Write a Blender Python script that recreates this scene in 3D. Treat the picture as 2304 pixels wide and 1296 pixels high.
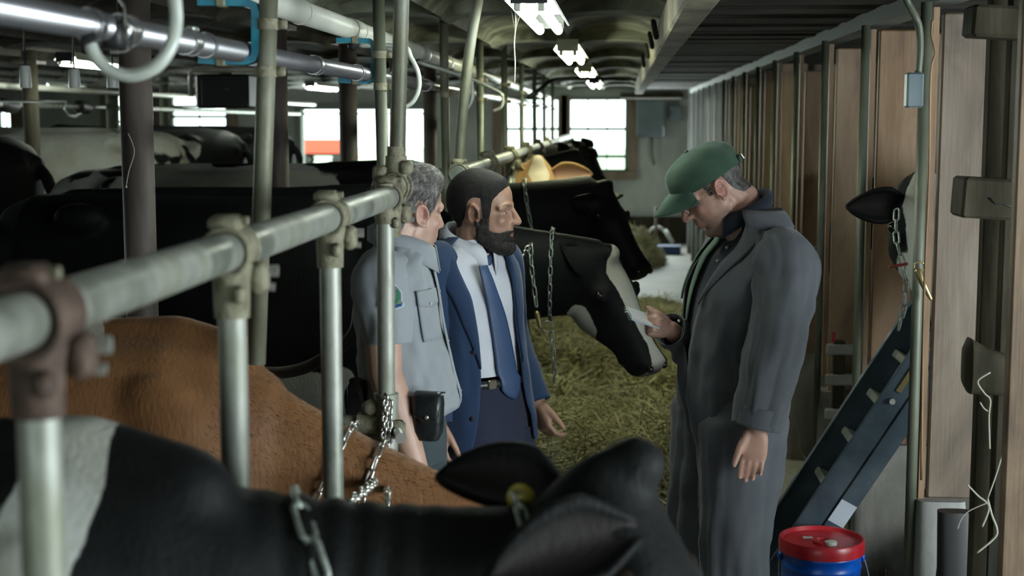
import bpy, math, random
import numpy as np
from mathutils import Vector, Matrix, Quaternion, noise

random.seed(7)
for o in list(bpy.data.objects):
    bpy.data.objects.remove(o)
SC = bpy.context.scene
COL = SC.collection
R = math.radians
V = Vector

# ------------------------------------------------------------------ camera
FPX, CX, CY = 3300.0, 1152.0, 648.0           # focal length and centre in a 2304 x 1296 frame
YAW, PITCH = R(4.27), R(6.60)
CAM = V((0, 0, 1.85))
FWD = V((-math.sin(YAW) * math.cos(PITCH), math.cos(YAW) * math.cos(PITCH), -math.sin(PITCH)))
RGT = V((math.cos(YAW), math.sin(YAW), 0))
UPV = RGT.cross(FWD)
cam = bpy.data.cameras.new('camera')
co = bpy.data.objects.new('camera', cam)
COL.objects.link(co)
cam.sensor_width = 36
cam.lens = FPX / 2304 * 36
co.location = CAM
co.rotation_euler = (R(90) - PITCH, 0, YAW)
cam.clip_start = 0.05
cam.clip_end = 300
cam.dof.use_dof = True
cam.dof.focus_distance = 4.6
cam.dof.aperture_fstop = 3.6
SC.camera = co


def at(px, py, y):
    """the point on the plane Y = y seen at a pixel of the photograph"""
    d = FWD + RGT * ((px - CX) / FPX) - UPV * ((py - CY) / FPX)
    return CAM + d * (y / d.y)


# ------------------------------------------------------------------ world, daylight, added fill, exposure
w = bpy.data.worlds.new('sky')
SC.world = w
w.use_nodes = True
bg = w.node_tree.nodes['Background']
bg.inputs[0].default_value = (0.86, 1.0, 0.95, 1)
bg.inputs[1].default_value = 3.4


def area(name, loc, target, sx, sy, power, col):
    l = bpy.data.lights.new(name, 'AREA')
    l.shape = 'RECTANGLE'
    l.size, l.size_y = sx, sy
    l.energy = power
    l.color = col
    o = bpy.data.objects.new(name, l)
    COL.objects.link(o)
    o.location = loc
    o.rotation_euler = (V(target) - V(loc)).to_track_quat('-Z', 'Y').to_euler()
    return o


area('daylight_side_door', (3.9, 1.4, 1.75), (0.0, 4.7, 1.2), 3.0, 1.9, 270, (0.86, 0.94, 1.0))
area('fill_near_end', (-1.9, -2.8, 1.3), (-1.0, 4.0, 1.2), 1.9, 1.9, 4, (0.85, 1.0, 0.93))  # weak front fill, added behind the camera at the near end
area('daylight_far_door', (-3.9, 21.7, 1.2), (-1.5, 10, 1.0), 1.8, 1.7, 120, (0.85, 1.0, 0.92))
area('daylight_far_window', (-0.1, 21.7, 1.6), (0.2, 10, 1.0), 1.9, 1.0, 110, (0.88, 1.0, 0.96))
area('fill_left', (-9.2, 11, 1.7), (-3, 10, 1.2), 9.0, 0.8, 280, (0.85, 1.0, 0.93))  # added fill to brighten the left rows; the left wall has no windows

SC.view_settings.view_transform = 'Standard'
SC.view_settings.look = 'None'
SC.view_settings.gamma = 1.0
SC.view_settings.use_curve_mapping = False
SC.view_settings.exposure = 0.22
SC.cycles.max_bounces = 6
SC.cycles.diffuse_bounces = 3
SC.cycles.glossy_bounces = 2
SC.cycles.transmission_bounces = 4
SC.cycles.caustics_reflective = False
SC.cycles.caustics_refractive = False


# ------------------------------------------------------------------ mesh helpers
def sgnpow(a, e):
    return np.sign(a) * np.abs(a) ** e


def frames(pts, side=None):
    """tangent, side and up vectors along a path, without twist"""
    n = len(pts)
    T = []
    for i in range(n):
        a = pts[max(i - 1, 0)]
        b = pts[min(i + 1, n - 1)]
        d = (b - a)
        T.append(d.normalized() if d.length > 1e-9 else V((0, 0, 1)))
    if side is None:
        t = T[0]
        h = V((0, 0, 1)) if abs(t.z) < 0.9 else V((0, 1, 0))
        side = t.cross(h).normalized()
    S = []
    s = V(side)
    for t in T:
        s = (s - t * s.dot(t))
        if s.length < 1e-6:
            s = t.orthogonal()
        s.normalize()
        S.append(s.copy())
    U = [t.cross(s2) for t, s2 in zip(T, S)]
    return T, S, U


class MB:
    def __init__(self):
        self.v = []
        self.f = []

    def add(self, vs, fs):
        o = len(self.v)
        self.v.extend([tuple(p) for p in vs])
        self.f.extend([tuple(i + o for i in q) for q in fs])

    def box(self, c, s, rot=None, bev=0.0):
        c = V(c)
        hx, hy, hz = s[0] / 2, s[1] / 2, s[2] / 2
        if bev <= 0:
            P = [V((x, y, z)) for x in (-hx, hx) for y in (-hy, hy) for z in (-hz, hz)]
            F = [(0, 1, 3, 2), (4, 6, 7, 5), (0, 4, 5, 1), (2, 3, 7, 6), (0, 2, 6, 4), (1, 5, 7, 3)]
        else:
            b = min(bev, hx * .9, hy * .9, hz * .9)
            P = []
            for z, i in ((-hz, b), (-hz + b, 0), (hz - b, 0), (hz, b)):
                for (sx, sy) in ((-1, -1), (1, -1), (1, 1), (-1, 1)):
                    if sx * sy > 0:
                        P.append(V((sx * (hx - i), sy * (hy - i - b), z)))
                        P.append(V((sx * (hx - i - b), sy * (hy - i), z)))
                    else:
                        P.append(V((sx * (hx - i - b), sy * (hy - i), z)))
                        P.append(V((sx * (hx - i), sy * (hy - i - b), z)))
            F = []
            for k in range(3):
                for j in range(8):
                    F.append((k * 8 + j, k * 8 + (j + 1) % 8, k * 8 + 8 + (j + 1) % 8, k * 8 + 8 + j))
            F.append(tuple(range(7, -1, -1)))
            F.append(tuple(range(24, 32)))
        if rot is not None:
            P = [rot @ p for p in P]
        self.add([p + c for p in P], F)
        return self

    def tube(self, pts, r, n=12, caps=True, side=None, ratio=1.0):
        pts = [V(p) for p in pts]
        if not hasattr(r, '__len__'):
            r = [r] * len(pts)
        T, S, U = frames(pts, side)
        vs, fs = [], []
        m = len(pts)
        for i in range(m):
            for j in range(n):
                a = 2 * math.pi * j / n
                vs.append(pts[i] + S[i] * (r[i] * math.cos(a)) + U[i] * (r[i] * ratio * math.sin(a)))
        for i in range(m - 1):
            for j in range(n):
                k = (j + 1) % n
                fs.append((i * n + j, i * n + k, i * n + n + k, i * n + n + j))
        if caps:
            fs.append(tuple(range(n - 1, -1, -1)))
            fs.append(tuple(range((m - 1) * n, m * n)))
        self.add(vs, fs)
        return self

    def capsule(self, pts, r, n=14, k=4):
        """a tapering tube with round ends"""
        pts = [V(p) for p in pts]
        if not hasattr(r, '__len__'):
            r = [r] * len(pts)
        d0 = (pts[0] - pts[1]).normalized()
        d1 = (pts[-1] - pts[-2]).normalized()
        P, Q = [], []
        for i in range(k):
            a = math.pi / 2 * (1 - i / k)
            P.append(pts[0] + d0 * r[0] * math.sin(a)); Q.append(max(r[0] * math.cos(a), 1e-4))
        P += pts; Q += list(r)
        for i in range(1, k + 1):
            a = math.pi / 2 * (i / k)
            P.append(pts[-1] + d1 * r[-1] * math.sin(a)); Q.append(max(r[-1] * math.cos(a), 1e-4))
        return self.tube(P, Q, n)

    def ell(self, c, r, rot=None, n=16, m=10):
        c = V(c)
        if not hasattr(r, '__len__'):
            r = (r, r, r)
        vs = [V((0, 0, -r[2]))]
        for i in range(1, m):
            a = -math.pi / 2 + math.pi * i / m
            for j in range(n):
                b = 2 * math.pi * j / n
                vs.append(V((r[0] * math.cos(a) * math.cos(b), r[1] * math.cos(a) * math.sin(b), r[2] * math.sin(a))))
        vs.append(V((0, 0, r[2])))
        fs = [(0, 1 + (j + 1) % n, 1 + j) for j in range(n)]
        for i in range(m - 2):
            for j in range(n):
                k = (j + 1) % n
                fs.append((1 + i * n + j, 1 + i * n + k, 1 + (i + 1) * n + k, 1 + (i + 1) * n + j))
        L = len(vs) - 1
        b0 = 1 + (m - 2) * n
        fs += [(b0 + j, b0 + (j + 1) % n, L) for j in range(n)]
        if rot is not None:
            vs = [rot @ p for p in vs]
        self.add([p + c for p in vs], fs)
        return self

    def loft(self, rings, n=28, e=2.2, caps=True):
        """rings: (centre, side vector * half width, up vector * half height[, lower half height])"""
        vs, fs = [], []
        for rg in rings:
            c, s, u = V(rg[0]), V(rg[1]), V(rg[2])
            lo = rg[3] if len(rg) > 3 else 1.0
            for j in range(n):
                a = 2 * math.pi * j / n
                x, y = math.cos(a), math.sin(a)
                x = math.copysign(abs(x) ** (2 / e), x)
                y = math.copysign(abs(y) ** (2 / e), y)
                if y < 0:
                    y *= lo
                vs.append(c + s * x + u * y)
        m = len(rings)
        for i in range(m - 1):
            for j in range(n):
                k = (j + 1) % n
                fs.append((i * n + j, i * n + k, i * n + n + k, i * n + n + j))
        if caps:
            fs.append(tuple(range(n - 1, -1, -1)))
            fs.append(tuple(range((m - 1) * n, m * n)))
        self.add(vs, fs)
        return self

    def lathe(self, prof, n=32, M=None, caps=False):
        vs, fs = [], []
        for (r, z) in prof:
            for j in range(n):
                a = 2 * math.pi * j / n
                vs.append(V((r * math.cos(a), r * math.sin(a), z)))
        m = len(prof)
        for i in range(m - 1):
            for j in range(n):
                k = (j + 1) % n
                fs.append((i * n + j, i * n + k, i * n + n + k, i * n + n + j))
        if caps:
            fs.append(tuple(range(n - 1, -1, -1)))
            fs.append(tuple(range((m - 1) * n, m * n)))
        if M is not None:
            vs = [M @ p for p in vs]
        self.add(vs, fs)
        return self

    def ring(self, c, axis, rr, r, n=24, k=8):
        """a torus"""
        q = V(axis).to_track_quat('Z', 'Y')
        pts = [V(c) + q @ V((rr * math.cos(2 * math.pi * i / n), rr * math.sin(2 * math.pi * i / n), 0)) for i in range(n)]
        return self.loop(pts, r, k)

    def loop(self, pts, r, k=8):
        pts = [V(p) for p in pts]
        n = len(pts)
        nrm = V((0, 0, 0))
        c = sum(pts, V((0, 0, 0))) / n
        for i in range(n):
            nrm += (pts[i] - c).cross(pts[(i + 1) % n] - c)
        nrm.normalize()
        vs, fs = [], []
        for i in range(n):
            t = (pts[(i + 1) % n] - pts[i - 1]).normalized()
            s = nrm.cross(t).normalized()
            for j in range(k):
                a = 2 * math.pi * j / k
                vs.append(pts[i] + s * (r * math.cos(a)) + nrm * (r * math.sin(a)))
        for i in range(n):
            for j in range(k):
                i2, j2 = (i + 1) % n, (j + 1) % k
                fs.append((i * k + j, i2 * k + j, i2 * k + j2, i * k + j2))
        self.add(vs, fs)
        return self

    def grid(self, P, closed_u=False):
        """P: rows of points"""
        m, n = len(P), len(P[0])
        vs = [p for row in P for p in row]
        fs = []
        for i in range(m - 1):
            for j in range(n if closed_u else n - 1):
                k = (j + 1) % n
                fs.append((i * n + j, i * n + k, i * n + n + k, i * n + n + j))
        self.add(vs, fs)
        return self

    def sheet(self, P, th):
        """an open grid of points with thickness"""
        m, n = len(P), len(P[0])
        N = [[None] * n for _ in range(m)]
        for i in range(m):
            for j in range(n):
                a = V(P[min(i + 1, m - 1)][j]) - V(P[max(i - 1, 0)][j])
                b = V(P[i][min(j + 1, n - 1)]) - V(P[i][max(j - 1, 0)])
                c = b.cross(a)
                N[i][j] = c.normalized() if c.length > 1e-9 else V((0, 0, 1))
        vs = [V(P[i][j]) + N[i][j] * (th / 2) for i in range(m) for j in range(n)]
        vs += [V(P[i][j]) - N[i][j] * (th / 2) for i in range(m) for j in range(n)]
        o = m * n
        fs = []
        for i in range(m - 1):
            for j in range(n - 1):
                a, b, c, d = i * n + j, i * n + j + 1, i * n + n + j + 1, i * n + n + j
                fs.append((a, b, c, d))
                fs.append((o + d, o + c, o + b, o + a))
        for i in range(m - 1):
            a, d = i * n, i * n + n
            fs.append((a, d, o + d, o + a))
            a, d = i * n + n - 1, i * n + 2 * n - 1
            fs.append((d, a, o + a, o + d))
        for j in range(n - 1):
            fs.append((j + 1, j, o + j, o + j + 1))
            a = (m - 1) * n + j
            fs.append((a, a + 1, o + a + 1, o + a))
        self.add(vs, fs)
        return self

    def xf(self, M, start=0):
        self.v = self.v[:start] + [tuple(M @ V(p)) for p in self.v[start:]]
        return self

    def mesh(self, name, smooth=True):
        me = bpy.data.meshes.new(name)
        me.from_pydata(self.v, [], self.f)
        if smooth:
            me.shade_smooth()
        me.update()
        return me

    def build(self, name, mat, parent=None, smooth=True, sharp=None):
        me = self.mesh(name, smooth)
        if sharp:
            me.set_sharp_from_angle(angle=R(sharp))
        return link(name, me, mat, parent)


def link(name, me, mat, parent=None):
    o = bpy.data.objects.new(name, me)
    if mat is not None and not me.materials:
        me.materials.append(mat)
    COL.objects.link(o)
    if parent is not None:
        o.parent = parent
    return o


def remesh(mb, voxel, it=3, fac=0.5):
    """one continuous skin round everything in mb"""
    me = mb.mesh('tmp', False)
    o = bpy.data.objects.new('tmp', me)
    COL.objects.link(o)
    m = o.modifiers.new('r', 'REMESH')
    m.mode = 'VOXEL'
    m.voxel_size = voxel
    m.use_smooth_shade = True
    if it:
        s = o.modifiers.new('s', 'SMOOTH')
        s.factor = fac
        s.iterations = it
    dg = bpy.context.evaluated_depsgraph_get()
    dg.update()
    out = bpy.data.meshes.new_from_object(o.evaluated_get(dg))
    bpy.data.objects.remove(o)
    bpy.data.meshes.remove(me)
    return out


def getv(me):
    a = np.empty(len(me.vertices) * 3, np.float32)
    me.vertices.foreach_get('co', a)
    return a.reshape(-1, 3)


def setv(me, a):
    me.vertices.foreach_set('co', a.astype(np.float32).ravel())
    me.update()


def join_meshes(me, mb):
    """append a builder's geometry to a mesh (same object)"""
    V0 = getv(me)
    n0 = len(V0)
    loops = np.empty(len(me.loops), np.int32)
    me.loops.foreach_get('vertex_index', loops)
    ls = np.empty(len(me.polygons), np.int32)
    lt = np.empty(len(me.polygons), np.int32)
    me.polygons.foreach_get('loop_start', ls)
    me.polygons.foreach_get('loop_total', lt)
    F = [tuple(loops[s:s + t]) for s, t in zip(ls.tolist(), lt.tolist())]
    F = [tuple(int(i) for i in f) for f in F] + [tuple(i + n0 for i in f) for f in mb.f]
    out = bpy.data.meshes.new('joined')
    out.from_pydata([tuple(p) for p in V0.tolist()] + mb.v, [], F)
    out.shade_smooth()
    out.update()
    bpy.data.meshes.remove(me)
    return out


def fattr(me, name, vals):
    a = me.attributes.new(name, 'FLOAT', 'POINT')
    a.data.foreach_set('value', np.asarray(vals, np.float32))


def tag(o, label=None, cat=None, group=None, kind=None):
    if label: o['label'] = label
    if cat: o['category'] = cat
    if group: o['group'] = group
    if kind: o['kind'] = kind
    return o


def empty(name, loc=(0, 0, 0), rz=0.0):
    o = bpy.data.objects.new(name, None)
    o.empty_display_size = 0.1
    COL.objects.link(o)
    o.location = loc
    o.rotation_euler = (0, 0, rz)
    return o


def catmull(pts, k):
    """smooth path through points"""
    pts = [V(p) for p in pts]
    out = []
    n = len(pts)
    for i in range(n - 1):
        p0 = pts[max(i - 1, 0)]; p1 = pts[i]; p2 = pts[i + 1]; p3 = pts[min(i + 2, n - 1)]
        for j in range(k):
            t = j / k
            out.append(0.5 * ((2 * p1) + (p2 - p0) * t + (2 * p0 - 5 * p1 + 4 * p2 - p3) * t * t + (3 * p1 - p0 - 3 * p2 + p3) * t ** 3))
    out.append(pts[-1])
    return out


def interp(xs, ys, x):
    return float(np.interp(x, xs, ys))


# ------------------------------------------------------------------ materials
def newmat(name):
    m = bpy.data.materials.new(name)
    m.use_nodes = True
    nt = m.node_tree
    return m, nt, nt.nodes['Principled BSDF']


def ramp(nt, fac, stops):
    r = nt.nodes.new('ShaderNodeValToRGB')
    while len(r.color_ramp.elements) < len(stops):
        r.color_ramp.elements.new(0.5)
    for e, (p, c) in zip(r.color_ramp.elements, stops):
        e.position = p
        e.color = (*c, 1)
    nt.links.new(fac, r.inputs[0])
    return r.outputs[0]


def noise_tex(nt, scale, detail=4, stretch=(1, 1, 1), coord='Object', rough=0.55, dist=0.0):
    tc = nt.nodes.new('ShaderNodeTexCoord')
    mp = nt.nodes.new('ShaderNodeMapping')
    mp.inputs['Scale'].default_value = stretch
    nt.links.new(tc.outputs[coord], mp.inputs[0])
    n = nt.nodes.new('ShaderNodeTexNoise')
    n.inputs['Scale'].default_value = scale
    n.inputs['Detail'].default_value = detail
    n.inputs['Roughness'].default_value = rough
    n.inputs['Distortion'].default_value = dist
    nt.links.new(mp.outputs[0], n.inputs['Vector'])
    return n.outputs['Fac']


def bump(nt, b, h, strength, dist=0.01):
    n = nt.nodes.new('ShaderNodeBump')
    n.inputs['Strength'].default_value = strength
    n.inputs['Distance'].default_value = dist
    nt.links.new(h, n.inputs['Height'])
    nt.links.new(n.outputs[0], b.inputs['Normal'])
    return n


def mat(name, stops, scale=6, stretch=(1, 1, 1), rough=0.6, metal=0.0, detail=5, bmp=0.0, bscale=None, bstretch=None,
        coord='Object', sheen=0.0, dist=0.0, spec=0.5, bdist=0.01, rrange=None):
    m, nt, b = newmat(name)
    if isinstance(stops[0], (int, float)):
        b.inputs['Base Color'].default_value = (*stops, 1)
        f = None
    else:
        f = noise_tex(nt, scale, detail, stretch, coord, dist=dist)
        nt.links.new(ramp(nt, f, stops), b.inputs['Base Color'])
    b.inputs['Roughness'].default_value = rough
    b.inputs['Metallic'].default_value = metal
    b.inputs['Specular IOR Level'].default_value = spec
    if rrange and f is not None:
        mr = nt.nodes.new('ShaderNodeMapRange')
        mr.inputs['From Min'].default_value = 0.3
        mr.inputs['From Max'].default_value = 0.7
        mr.inputs['To Min'].default_value = rrange[0]
        mr.inputs['To Max'].default_value = rrange[1]
        nt.links.new(f, mr.inputs[0])
        nt.links.new(mr.outputs[0], b.inputs['Roughness'])
    if sheen:
        b.inputs['Sheen Weight'].default_value = sheen
        b.inputs['Sheen Roughness'].default_value = 0.5
    if bmp:
        h = noise_tex(nt, bscale or scale * 3, 4, bstretch or stretch, coord)
        bump(nt, b, h, bmp, bdist)
    return m


M = {}
M['galv'] = mat('galvanised_pipe', [(0.35, (0.15, 0.165, 0.135)), (0.52, (0.29, 0.30, 0.27)), (0.7, (0.19, 0.205, 0.15))], 9, (1, 1, .5), 0.46, 0.35, bmp=0.12, rrange=(0.34, 0.6))
M['galvdirty'] = mat('dirty_galvanised_pipe', [(0.35, (0.085, 0.09, 0.06)), (0.55, (0.17, 0.17, 0.12)), (0.7, (0.24, 0.25, 0.21))], 10, (1, 1, .4), 0.55, 0.3, bmp=0.2)
M['clamp'] = mat('grimy_cast_clamp', [(0.3, (0.10, 0.095, 0.055)), (0.55, (0.22, 0.21, 0.145)), (0.75, (0.13, 0.10, 0.07))], 30, rough=0.7, metal=0.2, bmp=0.4)
M['bolt'] = mat('bright_bolt', (0.5, 0.5, 0.47), rough=0.35, metal=0.8)
M['stainless'] = mat('stainless_milk_pipe', [(0.4, (0.27, 0.27, 0.29)), (0.6, (0.36, 0.36, 0.385))], 4, (1, .3, 1), 0.3, 0.85)
M['pvc'] = mat('cream_vacuum_pipe', [(0.35, (0.33, 0.34, 0.29)), (0.6, (0.47, 0.48, 0.43))], 5, (1, .5, 1), 0.35)
M['greenpipe'] = mat('green_grey_pipe', [(0.35, (0.05, 0.06, 0.04)), (0.55, (0.105, 0.115, 0.082)), (0.72, (0.18, 0.185, 0.145))], 6, (1, 1, .4), 0.5, 0.2, bmp=0.15)
M['bluebracket'] = mat('blue_bracket_paint', [(0.4, (0.006, 0.12, 0.19)), (0.65, (0.01, 0.2, 0.28))], 20, rough=0.4)
M['brown_column'] = mat('brown_painted_column', [(0.35, (0.035, 0.028, 0.024)), (0.55, (0.085, 0.068, 0.06)), (0.75, (0.13, 0.105, 0.09))], 7, (1, 1, .25), 0.6, bmp=0.25)
M['rubber'] = mat('black_rubber', (0.012, 0.012, 0.013), rough=0.5)
M['hose'] = None
M['chain'] = mat('chain_steel', [(0.4, (0.4, 0.4, 0.36)), (0.6, (0.62, 0.62, 0.58))], 60, rough=0.3, metal=0.9)
M['chain_dull'] = mat('dull_chain_steel', [(0.4, (0.2, 0.23, 0.2)), (0.6, (0.38, 0.42, 0.38))], 60, rough=0.45, metal=0.7)
M['brass'] = mat('brass', (0.36, 0.29, 0.14), rough=0.4, metal=0.85)
M['rust'] = mat('rusty_cast_clamp', [(0.3, (0.03, 0.018, 0.013)), (0.55, (0.07, 0.042, 0.03)), (0.75, (0.11, 0.075, 0.055))], 30, rough=0.75, metal=0.1, bmp=0.4)
WOOD = [(0.28, (0.03, 0.018, 0.010)), (0.45, (0.095, 0.06, 0.033)), (0.58, (0.165, 0.112, 0.066)), (0.74, (0.245, 0.18, 0.12))]
M['wood'] = mat('weathered_plank', WOOD, 3.2, (2.2, 2.2, .7), 0.62, bmp=0.12, bscale=12, bstretch=(9, 9, .5), dist=0.6)
M['wood2'] = mat('warm_plank', [(0.28, (0.05, 0.027, 0.012)), (0.5, (0.17, 0.098, 0.046)), (0.72, (0.29, 0.195, 0.115))], 2.8, (2.0, 2.0, .6), 0.58, bmp=0.12, bscale=12, bstretch=(9, 9, .5), dist=0.5)
M['wood_pale'] = mat('pale_plank', [(0.3, (0.055, 0.039, 0.025)), (0.5, (0.125, 0.092, 0.064)), (0.72, (0.19, 0.152, 0.115))], 2.6, (2.2, 2.2, .8), 0.6, bmp=0.1, bscale=12, bstretch=(9, 9, .5), dist=0.7)
M['wood_lit'] = mat('lamplit_tan_plank', [(0.28, (0.085, 0.055, 0.033)), (0.5, (0.24, 0.165, 0.10)), (0.72, (0.38, 0.28, 0.185))], 2.6, (2.0, 2.0, .7), 0.6, bmp=0.12, bscale=12, bstretch=(9, 9, .5), dist=0.6)  # lamp light on the dividers, put into a paler plank colour
M['wood_dark'] = mat('dark_timber', [(0.3, (0.014, 0.013, 0.008)), (0.5, (0.034, 0.03, 0.019)), (0.72, (0.062, 0.055, 0.038))], 4, (3, 3, .6), 0.8, bmp=0.15, bscale=14, bstretch=(5, 5, .8), spec=.12)
M['wood_white'] = mat('whitewashed_plank', [(0.3, (0.5, 0.52, 0.53)), (0.6, (0.72, 0.74, 0.75))], 4, (3, 3, .4), 0.7)
M['concrete'] = mat('alley_concrete', [(0.3, (0.15, 0.142, 0.118)), (0.5, (0.22, 0.21, 0.182)), (0.7, (0.29, 0.28, 0.25))], 1.6, rough=0.65, bmp=0.2, bscale=14, coord='Object')
M['block'] = mat('stained_concrete', [(0.25, (0.045, 0.045, 0.035)), (0.5, (0.14, 0.135, 0.115)), (0.75, (0.27, 0.265, 0.245))], 4.5, (1, 1, .6), 0.8, bmp=0.4, bscale=22, dist=0.8)
M['plinth'] = mat('grey_plinth', [(0.3, (0.15, 0.15, 0.14)), (0.55, (0.25, 0.25, 0.235)), (0.75, (0.31, 0.305, 0.28))], 4, (1, 1, .5), 0.8, bmp=0.3, bscale=20)
M['ceil'] = mat('mottled_plaster_vault', [(0.3, (0.03, 0.03, 0.018)), (0.44, (0.10, 0.105, 0.07)), (0.56, (0.21, 0.22, 0.165)), (0.72, (0.36, 0.38, 0.32))], 2.1, (1.2, .7, 1), 0.9, bmp=0.5, bscale=9, dist=1.2)
M['ceil_dark'] = mat('sooty_ceiling_board', [(0.3, (0.012, 0.010, 0.008)), (0.55, (0.04, 0.034, 0.026)), (0.75, (0.10, 0.088, 0.065))], 2.6, (.7, 2.5, 1), 0.85, bmp=0.4, bscale=10, dist=0.5)
M['beam'] = mat('mottled_beam', [(0.3, (0.075, 0.06, 0.045)), (0.5, (0.17, 0.15, 0.10)), (0.72, (0.31, 0.31, 0.2))], 6, (1, .5, 1), 0.85, bmp=0.5, bscale=18)  # brown to yellow-green mottling
M['limewash'] = mat('limewashed_wall', [(0.3, (0.25, 0.275, 0.25)), (0.6, (0.42, 0.45, 0.42))], 1.3, rough=0.85, bmp=0.2)
M['wallgreen'] = mat('pale_green_wall', [(0.3, (0.29, 0.315, 0.29)), (0.6, (0.47, 0.49, 0.46))], 1.8, (1, 1, .6), rough=0.8)
M['frame'] = mat('window_frame_paint', (0.16, 0.18, 0.165), rough=0.6)
M['trim_tan'] = mat('tan_frame_board', [(0.3, (0.14, 0.10, 0.07)), (0.7, (0.26, 0.2, 0.15))], 6, (1, 1, .4), 0.65)
M['panelbox'] = mat('grey_enamel_box', [(0.35, (0.105, 0.145, 0.165)), (0.65, (0.145, 0.19, 0.21))], 5, rough=0.45)
M['fixture'] = mat('fixture_white', (0.6, 0.62, 0.55), rough=0.4)
M['fixture_old'] = mat('aged_fixture_plastic', (0.62, 0.64, 0.45), rough=0.45)
M['black'] = mat('black_plastic', (0.012, 0.013, 0.014), rough=0.45)
M['steelblue'] = mat('blue_grey_conveyor_steel', [(0.3, (0.035, 0.055, 0.072)), (0.55, (0.07, 0.10, 0.122)), (0.75, (0.115, 0.145, 0.16))], 6, rough=0.42, metal=0.3, bmp=0.12)
M['red'] = mat('red_lid_plastic', [(0.4, (0.34, 0.012, 0.02)), (0.65, (0.45, 0.025, 0.035))], 12, rough=0.32)
M['blue'] = mat('blue_pail_plastic', [(0.4, (0.0, 0.06, 0.36)), (0.65, (0.005, 0.1, 0.48))], 12, rough=0.32)
M['paper'] = mat('pale_sticker', (0.42, 0.46, 0.52), rough=0.5)
M['hay'] = mat('hay', [(0.25, (0.26, 0.25, 0.13)), (0.5, (0.48, 0.46, 0.27)), (0.75, (0.66, 0.64, 0.44))], 3.5, rough=0.7, spec=0.2)
M['twine'] = mat('pale_twine', (0.33, 0.33, 0.26), rough=0.8)
M['cup'] = mat('white_plastic_cup', (0.48, 0.5, 0.47), rough=0.4)
M['gl'] = None


def emit(name, col, s):
    m, nt, b = newmat(name)
    b.inputs['Base Color'].default_value = (*col, 1)
    b.inputs['Emission Color'].default_value = (*col, 1)
    b.inputs['Emission Strength'].default_value = s
    return m


M['tube'] = emit('lit_fluorescent_tube', (0.92, 1.0, 0.9), 30)
M['tube_warm'] = emit('lit_old_fluorescent_tube', (0.96, 1.0, 0.74), 40)

m_, nt_, b_ = newmat('milky_hose')
b_.inputs['Base Color'].default_value = (0.58, 0.62, 0.57, 1)
b_.inputs['Roughness'].default_value = 0.25
b_.inputs['Subsurface Weight'].default_value = 0.0
b_.inputs['Transmission Weight'].default_value = 0.25
M['hose'] = m_
m_, nt_, b_ = newmat('window_glass')
b_.inputs['Base Color'].default_value = (0.95, 1, 0.98, 1)
b_.inputs['Roughness'].default_value = 0.0
b_.inputs['Transmission Weight'].default_value = 1.0
b_.inputs['IOR'].default_value = 1.02
M['gl'] = m_
# ------------------------------------------------------------------ the barn
YF = 22.0
XL, XR = -9.5, 4.2
ZC = 2.27


def struct(o):
    o['kind'] = 'structure'
    return o


struct(MB().box(((XL + XR) / 2, (YF - 3) / 2, -0.06), (XR - XL, YF + 3, 0.12)).build('floor', M['concrete'], smooth=False))
# raised stall beds
struct(MB().box((-1.98, 2.0, 0.045), (2.45, 3.7, 0.09), bev=0.02).build('trim_1', M['block'], smooth=False))
struct(MB().box((-1.98, 13.5, 0.045), (2.45, 16.2, 0.09), bev=0.02).build('trim_2', M['block'], smooth=False))
struct(MB().box((-6.6, 12.4, 0.13), (5.6, 18.6, 0.26), bev=0.02).build('trim_3', M['block'], smooth=False))

# far wall with its openings
def opening(x0, y0, x1, y1):
    a, b = at(x0, y0, YF), at(x1, y1, YF)
    return [a.x, b.x, b.z, a.z]


OP = [opening(1281, 222, 1409, 384), opening(1133, 222, 1259, 384), opening(682, 247, 960, 384), opening(388, 211, 516, 300),
      opening(255, 214, 352, 300), opening(-20, 250, 36, 345)]
OP[2][2] = 0.0


def wall_with_holes(name, ops, x0, x1, z0, z1, y, th, m):
    xs = sorted({x0, x1, *[o[0] for o in ops], *[o[1] for o in ops]})
    zs = sorted({z0, z1, *[o[2] for o in ops], *[o[3] for o in ops]})
    b = MB()
    for i in range(len(xs) - 1):
        for j in range(len(zs) - 1):
            cx, cz = (xs[i] + xs[i + 1]) / 2, (zs[j] + zs[j + 1]) / 2
            if any(o[0] < cx < o[1] and o[2] < cz < o[3] for o in ops):
                continue
            b.box((cx, y, cz), (xs[i + 1] - xs[i], th, zs[j + 1] - zs[j]))
    return struct(b.build(name, m, smooth=False))


wall_far = wall_with_holes('wall_far', OP, XL, XR, 0, 2.45, YF, 0.18, M['wallgreen'])
struct(MB().box((XL - 0.08, 9.5, 1.2), (0.16, 25, 2.5)).build('wall_left', M['limewash'], smooth=False))
struct(MB().box((XR + 0.08, 13.0, 1.2), (0.16, 18.2, 2.5)).build('wall_right', M['limewash'], smooth=False))

wall_with_holes('wall_near', [[-3.0, -0.9, 0, 2.1]], XL, XR, 0, 2.45, -3.0, 0.16, M['limewash'])
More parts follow.
